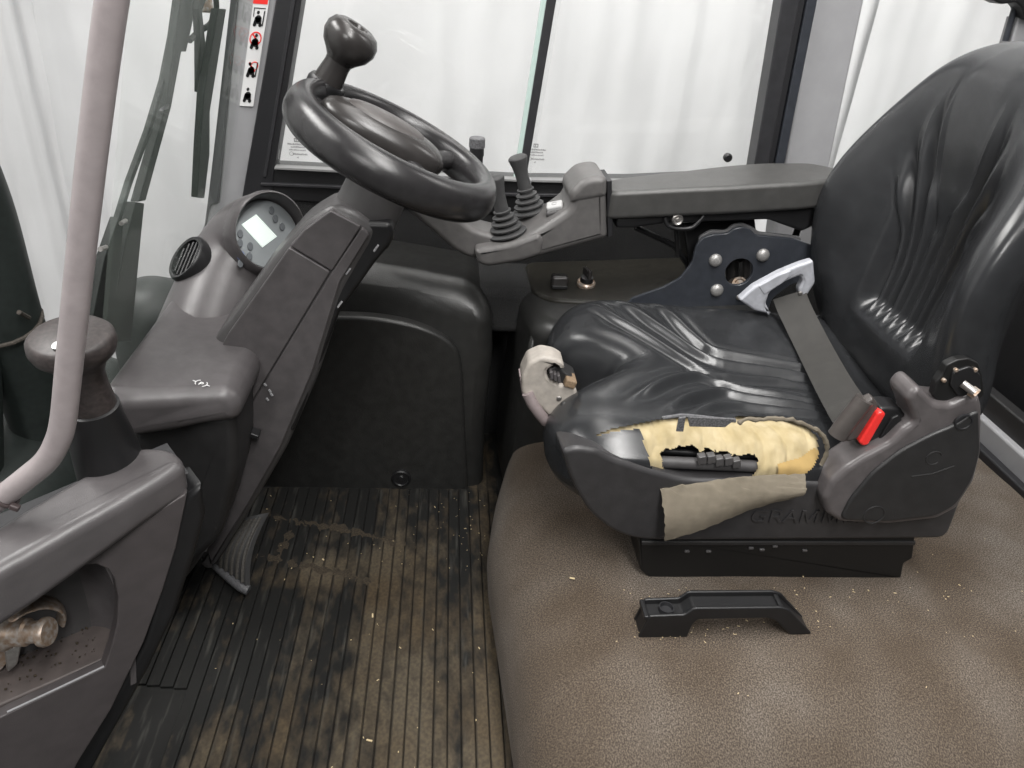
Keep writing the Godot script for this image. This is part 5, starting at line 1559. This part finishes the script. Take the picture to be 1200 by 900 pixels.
	for i in top_rim.size():
		var p: Vector3 = top_rim[i]
		raw.append(p + Vector3(0, 0.003 + 0.003 * nz.get_noise_1d(i * 3.1), 0.012))
		rad.append(0.0032 + 0.002 * nz.get_noise_1d(i * 5.7))
	curl.tube(PackedVector3Array(raw), rad, 8)
	put("torn_edge", curl, M.backing, t)
	var curl2 := tube_of(smooth([Vector3(0.306, 0.500, -0.884), Vector3(0.322, 0.503, -0.884), Vector3(0.334, 0.505, -0.884), Vector3(0.361, 0.503, -0.884), Vector3(0.390, 0.500, -0.884), Vector3(0.411, 0.498, -0.884)], 4), 0.0028, 8)
	put("torn_edge", curl2, M.torn_grey, t)
	put("torn_strip", prism_of([Vector2(0.327, 0.505), Vector2(0.336, 0.507), Vector2(0.337, 0.483), Vector2(0.327, 0.483)], -0.88, -0.876, 0.001), M.torn_grey, t)
	put("torn_strip", prism_of([Vector2(0.340, 0.505), Vector2(0.409, 0.503), Vector2(0.397, 0.489), Vector2(0.346, 0.489)], -0.884, -0.880, 0.001), M.torn_grey, t)
	# springs and rods inside
	var inn := Mb.new()
	inn.rbox(Vector3(0.22, 0.05, 0.02), 0.003, Transform3D(Basis(Vector3(1, 0, 0), -0.6), Vector3(0.410, 0.365, -0.925)))
	put("inner_plate", inn, M.pan, t)
	put("spring_rod", tube_of([Vector3(0.301, 0.420, -0.893), Vector3(0.482, 0.414, -0.893)], 0.009, 14), M.plastic_mid, t)
	put("spring_rod", tube_of([Vector3(0.304, 0.397, -0.890), Vector3(0.485, 0.396, -0.890)], 0.005, 12), M.plastic, t)
	put("spring_rod", tube_of([Vector3(0.318, 0.424, -0.915), Vector3(0.489, 0.415, -0.915)], 0.005, 12), M.black, t)
	for k in 5:
		put("spring_clip", rbox_of(Vector3(0.012, 0.014, 0.012), 0.002, Transform3D(Basis(Vector3(0, 0, 1), 0.2), (Vector3(0.375, 0.433, -0.884)).lerp(Vector3(0.427, 0.427, -0.884), k / 4.0) + Vector3(0, 0.003 * (k % 2), 0))), M.plastic_mid, t)
	# --- pan, base box
	var pan := Mb.new()
	pan.prism(fillet([Vector2(0.167, 0.452), Vector2(0.174, 0.434), Vector2(0.185, 0.404), Vector2(0.204, 0.368), Vector2(0.225, 0.338), Vector2(0.260, 0.308), Vector2(0.297, 0.293), Vector2(0.356, 0.291), Vector2(0.788, 0.299), Vector2(0.787, 0.340), Vector2(0.783, 0.386), Vector2(0.606, 0.404), Vector2(0.349, 0.407), Vector2(0.280, 0.428), Vector2(0.239, 0.442), Vector2(0.218, 0.455), Vector2(0.206, 0.457), Vector2(0.186, 0.460)], 0.02, 6), -1.338, -0.868, 0.008, Transform3D.IDENTITY, 6)
	pan.warp(func(p: Vector3) -> Vector3: return p - Vector3(0, maxf(0.0, p.y - 0.345) * smoothstep(-0.91, -0.99, p.z), 0))
	put("pan", pan, M.pan, t, 60.0)
	var let := TextMesh.new()
	let.text = "GRAMMER"
	let.font = SystemFont.new()
	(let.font as SystemFont).font_names = PackedStringArray(["Droid Sans"])
	let.font_size = 32
	let.pixel_size = 0.00092
	let.depth = 0.003
	var lm := put_mesh("raised_lettering", let, M.pan, t)
	lm.transform = Transform3D(Basis(Vector3(1.35, 0, 0), Vector3(0, 1, 0), Vector3(0, 0, 1)), Vector3(0.556, 0.342, -0.867))
	var bx := Mb.new()
	bx.prism(fillet([Vector2(0.300, 0.299), Vector2(0.740, 0.303), Vector2(0.752, 0.252), Vector2(0.741, 0.243), Vector2(0.747, 0.209), Vector2(0.330, 0.211), Vector2(0.314, 0.227)], 0.004), -1.30, -0.875, 0.004)
	put("base_box", bx, M.deep_black, t)
	put("base_lip", prism_of([Vector2(0.307, 0.287), Vector2(0.742, 0.290), Vector2(0.744, 0.283), Vector2(0.308, 0.280)], -0.88, -0.872, 0.001), M.plastic_dark, t)
	for q in [Vector3(0.381, 0.267, -0.874), Vector3(0.415, 0.267, -0.874), Vector3(0.481, 0.274, -0.874), Vector3(0.499, 0.271, -0.874), Vector3(0.518, 0.278, -0.874), Vector3(0.568, 0.270, -0.874)]:
		put("base_slot", rbox_of(Vector3(0.008, 0.004, 0.004), 0.001, Transform3D(Basis.IDENTITY, q)), M.plastic_mid, t)
	for q in [Vector3(0.358, 0.174, -0.900), Vector3(0.750, 0.175, -0.900)]:
		put("foot", lathe_of([Vector2(0.012, -0.012), Vector2(0.014, 0.0), Vector2(0.012, 0.012), Vector2(0, 0.012)], along(q, Vector3.UP), 16), M.black, t)
	# --- back
	var bm := Mb.new()
	bm.grid(func(u: float, w: float) -> Vector3: return back_point(u, ring_at(rb, w)), 210, 320)
	bm.outward(0)
	put("backrest", bm, M.vinyl, t, 70.0)
	# --- side cover with the belt buckle's trough
	var sc := Mb.new()
	sc.prism(fillet([Vector2(0.564, 0.365), Vector2(0.551, 0.393), Vector2(0.554, 0.424), Vector2(0.570, 0.448), Vector2(0.593, 0.470), Vector2(0.620, 0.490), Vector2(0.634, 0.515), Vector2(0.645, 0.525), Vector2(0.634, 0.543), Vector2(0.621, 0.562), Vector2(0.626, 0.575), Vector2(0.634, 0.580), Vector2(0.649, 0.570), Vector2(0.664, 0.557), Vector2(0.686, 0.555), Vector2(0.706, 0.568), Vector2(0.723, 0.570), Vector2(0.735, 0.551), Vector2(0.763, 0.475), Vector2(0.771, 0.427), Vector2(0.763, 0.377), Vector2(0.738, 0.356), Vector2(0.667, 0.345), Vector2(0.591, 0.348)], 0.006, 4), -0.90, -0.845, 0.009, Transform3D.IDENTITY, 5)
	put("side_cover", sc, M.cover_trim, t, 50.0)
	var sf := Mb.new()
	sf.prism(fillet([Vector2(0.585, 0.358), Vector2(0.589, 0.395), Vector2(0.608, 0.444), Vector2(0.638, 0.483), Vector2(0.673, 0.510), Vector2(0.700, 0.525), Vector2(0.718, 0.545), Vector2(0.727, 0.548), Vector2(0.755, 0.481), Vector2(0.762, 0.435), Vector2(0.754, 0.387), Vector2(0.730, 0.366), Vector2(0.659, 0.355)], 0.012), -0.86, -0.840, 0.004, Transform3D.IDENTITY, 4)
	put("side_face", sf, M.plastic_dark, t, 50.0)
	var ringp := []
	for k in 28:
		ringp.append(Vector3(0.633, 0.369, -0.840) + Vector3(cos(TAU * k / 28) * 0.0155, sin(TAU * k / 28) * 0.0155, 0))
	put("cap_ring", tube_of(ringp, 0.0012, 6, true), M.plastic_dark, t)
	var lg := []
	for k in 20:
		lg.append(Vector3(0.689, 0.471, -0.840) + Vector3(cos(0.5 + k * 0.27) * 0.011, sin(0.5 + k * 0.27) * 0.011, 0))
	put("moulded_logo", tube_of(lg, 0.0011, 6), M.plastic_dark, t)
	put("moulded_logo", tube_of([Vector3(0.667, 0.439, -0.840), Vector3(0.696, 0.444, -0.840), Vector3(0.724, 0.458, -0.840)], 0.0011, 6), M.plastic_dark, t)
	put("cover_hole", lathe_of([Vector2(0.0125, -0.002), Vector2(0.0125, 0.0012), Vector2(0.0105, 0.0016), Vector2(0.0095, -0.0015), Vector2(0, -0.0015)], along(Vector3(0.711, 0.531, -0.840), Vector3(0, 0, 1)), 24), M.seal, t)
	# recliner joint behind the cover
	put("recliner", prism_of(fillet([Vector2(0.664, 0.563), Vector2(0.661, 0.584), Vector2(0.666, 0.597), Vector2(0.666, 0.610), Vector2(0.678, 0.618), Vector2(0.693, 0.621), Vector2(0.710, 0.614), Vector2(0.722, 0.596), Vector2(0.737, 0.567), Vector2(0.730, 0.551), Vector2(0.680, 0.547)], 0.003, 3), -0.868, -0.855, 0.002), M.deep_black, t)
	put("recliner", prism_of(fillet([Vector2(0.676, 0.602), Vector2(0.697, 0.611), Vector2(0.716, 0.599), Vector2(0.728, 0.570), Vector2(0.698, 0.564), Vector2(0.679, 0.582)], 0.004, 3), -0.858, -0.851, 0.002), M.black, t)
	for q in [Vector3(0.669, 0.588, -0.852), Vector3(0.680, 0.604, -0.852), Vector3(0.707, 0.605, -0.852)]:
		put("recliner_stud", dome_screw(q, Vector3(0, 0, 1), 0.003, 0.002), M.worn_metal, t)
	put("recliner_bolt", tube_of([Vector3(0.694, 0.586, -0.850), Vector3(0.707, 0.579, -0.838)], 0.0055, 12), M.metal, t)
	put("recliner_bolt_head", tube_of([Vector3(0.705, 0.579, -0.844), Vector3(0.711, 0.576, -0.838)], 0.0075, 6), M.worn_metal, t)
	# --- weight adjuster grip at the front of the seat
	var w := put("weight_adjuster", prism_of(fillet([Vector2(0.122, 0.483), Vector2(0.131, 0.509), Vector2(0.151, 0.520), Vector2(0.172, 0.516), Vector2(0.185, 0.508), Vector2(0.187, 0.497), Vector2(0.173, 0.506), Vector2(0.160, 0.496), Vector2(0.161, 0.485), Vector2(0.174, 0.474), Vector2(0.192, 0.469), Vector2(0.209, 0.465), Vector2(0.214, 0.443), Vector2(0.201, 0.392), Vector2(0.184, 0.398), Vector2(0.156, 0.429), Vector2(0.125, 0.453)], 0.006), -1.065, -1.02, 0.006, 5), M.ivory, t, 50.0)
	w.set_meta("label", "white plastic adjuster lever with a mauve grip")
	put("grip", prism_of(fillet([Vector2(0.119, 0.481), Vector2(0.129, 0.476), Vector2(0.139, 0.451), Vector2(0.152, 0.432), Vector2(0.168, 0.407), Vector2(0.168, 0.398), Vector2(0.154, 0.401), Vector2(0.136, 0.423), Vector2(0.125, 0.450)], 0.006), -1.06, -1.028, 0.006), M.mauve, w, 50.0)
	put("grip_tip", tube_of(smooth([Vector3(0.133, 0.456, -1.020), Vector3(0.142, 0.439, -1.018), Vector3(0.154, 0.421, -1.018), Vector3(0.167, 0.404, -1.020)], 5), 0.009, 12), M.mauve, w)
	put("insert", prism_of(fillet([Vector2(0.160, 0.491), Vector2(0.175, 0.500), Vector2(0.189, 0.489), Vector2(0.209, 0.477), Vector2(0.211, 0.459), Vector2(0.176, 0.467)], 0.004), -1.07, -1.028, 0.003), M.plastic_dark, w)
	put("insert_block", rbox_of(Vector3(0.018, 0.014, 0.03), 0.003, Transform3D(Basis(Vector3(0, 0, 1), -0.3), Vector3(0.198, 0.475, -1.030))), M.wood_tan, w)
	for k in 3:
		put("insert_rib", rbox_of(Vector3(0.005, 0.014, 0.02), 0.0015, Transform3D(Basis(Vector3(0, 0, 1), 0.2), Vector3(0.167, 0.490, -1.024) + Vector3(0.006 * k, -0.003 * k, 0))), M.plastic, w)
	put("screw", dome_screw(Vector3(0.183, 0.447, -1.020), Vector3(0, 0, 1), 0.0045, 0.002), M.metal, w)

func mb_inward(mb: Mb) -> bool:
	var s := 0.0
	for i in range(0, mb.v.size(), 3):
		s += (mb.v[i + 1] - mb.v[i]).cross(mb.v[i + 2] - mb.v[i]).z
	return s < 0.0

# ---------------------------------------------------------------- seat belt
func belt() -> void:
	var t := thing("seat_belt", "grey woven lap belt fastened across the seat with red release button", "seat belt")
	# webbing from the far guide over the cushion to the buckle
	var c := [Vector3(0.634, 0.532, -1.272), Vector3(0.639, 0.515, -1.250), Vector3(0.650, 0.482, -1.180), Vector3(0.633, 0.476, -1.060), Vector3(0.606, 0.490, -0.955), Vector3(0.595, 0.494, -0.895)]
	var ln := smooth(c, 8)
	var mb := Mb.new()
	var n := ln.size() - 1
	var f := func(u: float, w: float) -> Vector3:
		var q := u * n
		var i := mini(int(q), n - 1)
		var p: Vector3 = ln[i].lerp(ln[i + 1], q - i)
		var d: Vector3 = (ln[i + 1] - ln[i]).normalized()
		var side := d.cross(Vector3(-0.45, 0.85, 0.3)).normalized()
		var upv := side.cross(d).normalized()
		var wd := lerpf(0.0295, 0.0285, u)
		var edge := absf(2.0 * w - 1.0)
		return p + side * (2.0 * w - 1.0) * wd + upv * (0.0012 * cos(edge * PI) + 0.004 * sin(u * 5.0) * (w - 0.5) + 0.0012 * bump(u, 0.8, 0.015))
	mb.slab(f, func(u: float, w: float) -> Vector3: return (f.call(u, w) as Vector3) - Vector3(-0.4, 0.85, 0.3) * 0.0018, 60, 14)
	put("webbing", mb, M.webbing, t, 50.0)
	# guide plate at the far side
	var g := Mb.new()
	g.prism(fillet([Vector2(0.539, 0.520), Vector2(0.561, 0.547), Vector2(0.603, 0.576), Vector2(0.636, 0.593), Vector2(0.659, 0.602), Vector2(0.674, 0.559), Vector2(0.664, 0.530), Vector2(0.653, 0.531), Vector2(0.646, 0.544), Vector2(0.650, 0.561), Vector2(0.642, 0.572), Vector2(0.619, 0.560), Vector2(0.593, 0.537), Vector2(0.591, 0.515), Vector2(0.607, 0.493), Vector2(0.572, 0.500)], 0.005), -1.285, -1.265, 0.005, Transform3D.IDENTITY, 4)
	put("belt_guide", g, M.silver, t, 50.0)
	put("guide_cover", prism_of(fillet([Vector2(0.568, 0.549), Vector2(0.602, 0.573), Vector2(0.622, 0.582), Vector2(0.623, 0.573), Vector2(0.612, 0.557), Vector2(0.583, 0.533)], 0.003), -1.27, -1.2635, 0.002), M.silver, t)
	put("guide_screw", dome_screw(Vector3(0.651, 0.538, -1.265), Vector3(0, 0, 1), 0.004, 0.002), M.metal, t)
	# tongue and buckle
	put("tongue_bar", tube_of([Vector3(0.558, 0.484, -0.872), Vector3(0.568, 0.514, -0.872), Vector3(0.580, 0.545, -0.872)], 0.0135, 18), M.tongue, t)
	put("tongue_plate", prism_of(fillet([Vector2(0.561, 0.481), Vector2(0.578, 0.541), Vector2(0.590, 0.550), Vector2(0.601, 0.539), Vector2(0.606, 0.524), Vector2(0.589, 0.480), Vector2(0.576, 0.474)], 0.004), -0.886, -0.868, 0.006), M.tongue, t)
	var b := Mb.new()
	b.prism(fillet([Vector2(0.586, 0.478), Vector2(0.604, 0.535), Vector2(0.618, 0.536), Vector2(0.634, 0.535), Vector2(0.661, 0.506), Vector2(0.661, 0.497), Vector2(0.619, 0.455), Vector2(0.609, 0.461)], 0.004), -0.90, -0.866, 0.005)
	put("buckle", b, M.black, t)
	put("buckle_ridge", prism_of(fillet([Vector2(0.612, 0.470), Vector2(0.623, 0.521), Vector2(0.631, 0.527), Vector2(0.644, 0.511), Vector2(0.625, 0.476)], 0.003), -0.87, -0.862, 0.002), M.black, t)
	put("release_button", prism_of(fillet([Vector2(0.586, 0.481), Vector2(0.598, 0.530), Vector2(0.605, 0.533), Vector2(0.611, 0.528), Vector2(0.601, 0.477), Vector2(0.593, 0.475)], 0.003), -0.875, -0.860, 0.003), M.red, t)

# ---------------------------------------------------------------- loose bits
func litter() -> void:
	var rng := RandomNumberGenerator.new()
	rng.seed = 12
	for part in [["carpet_crumbs", "pale wood crumbs lying on the carpeted engine cover around its handle", 170, 0], ["floor_crumbs", "pale straw and wood crumbs scattered on the floor mat", 90, 1]]:
		var mb := Mb.new()
		for i in int(part[2]):
			var p: Vector3
			if part[3] == 0:
				var k := rng.randf()
				if k < 0.45:
					p = Vector3(rng.randf_range(0.28, 0.58), 0.2155, -0.755 + rng.randfn(0.0, 0.018))
				elif k < 0.7:
					p = Vector3(rng.randf_range(0.28, 0.85), 0.2155, -0.85 + absf(rng.randfn(0.0, 0.03)))
				else:
					p = Vector3(rng.randf_range(0.2, 0.98), 0.2155, rng.randf_range(-1.0, -0.66))
				p.y -= 0.012 * smoothstep(-0.78, -0.7, p.z)
			else:
				p = Vector3(rng.randf_range(-0.36, 0.09), 0.008, rng.randf_range(-1.34, -0.7))
				if rng.randf() < 0.3:
					p = Vector3(rng.randf_range(0.0, 0.1), 0.008, rng.randf_range(-1.36, -1.1))
			var s := rng.randf_range(0.0006, 0.0017) * (2.2 if rng.randf() < 0.06 else 1.0)
			mb.rbox(Vector3(s * rng.randf_range(1, 3.0), s * 0.6, s), s * 0.25, Transform3D(Basis.from_euler(Vector3(rng.randf_range(-0.4, 0.4), rng.randf() * TAU, rng.randf_range(-0.4, 0.4))), p), 1)
		var o := put(part[0], mb, M.crumb)
		tag(o, part[1], "crumbs")
		o.set_meta("kind", "stuff")
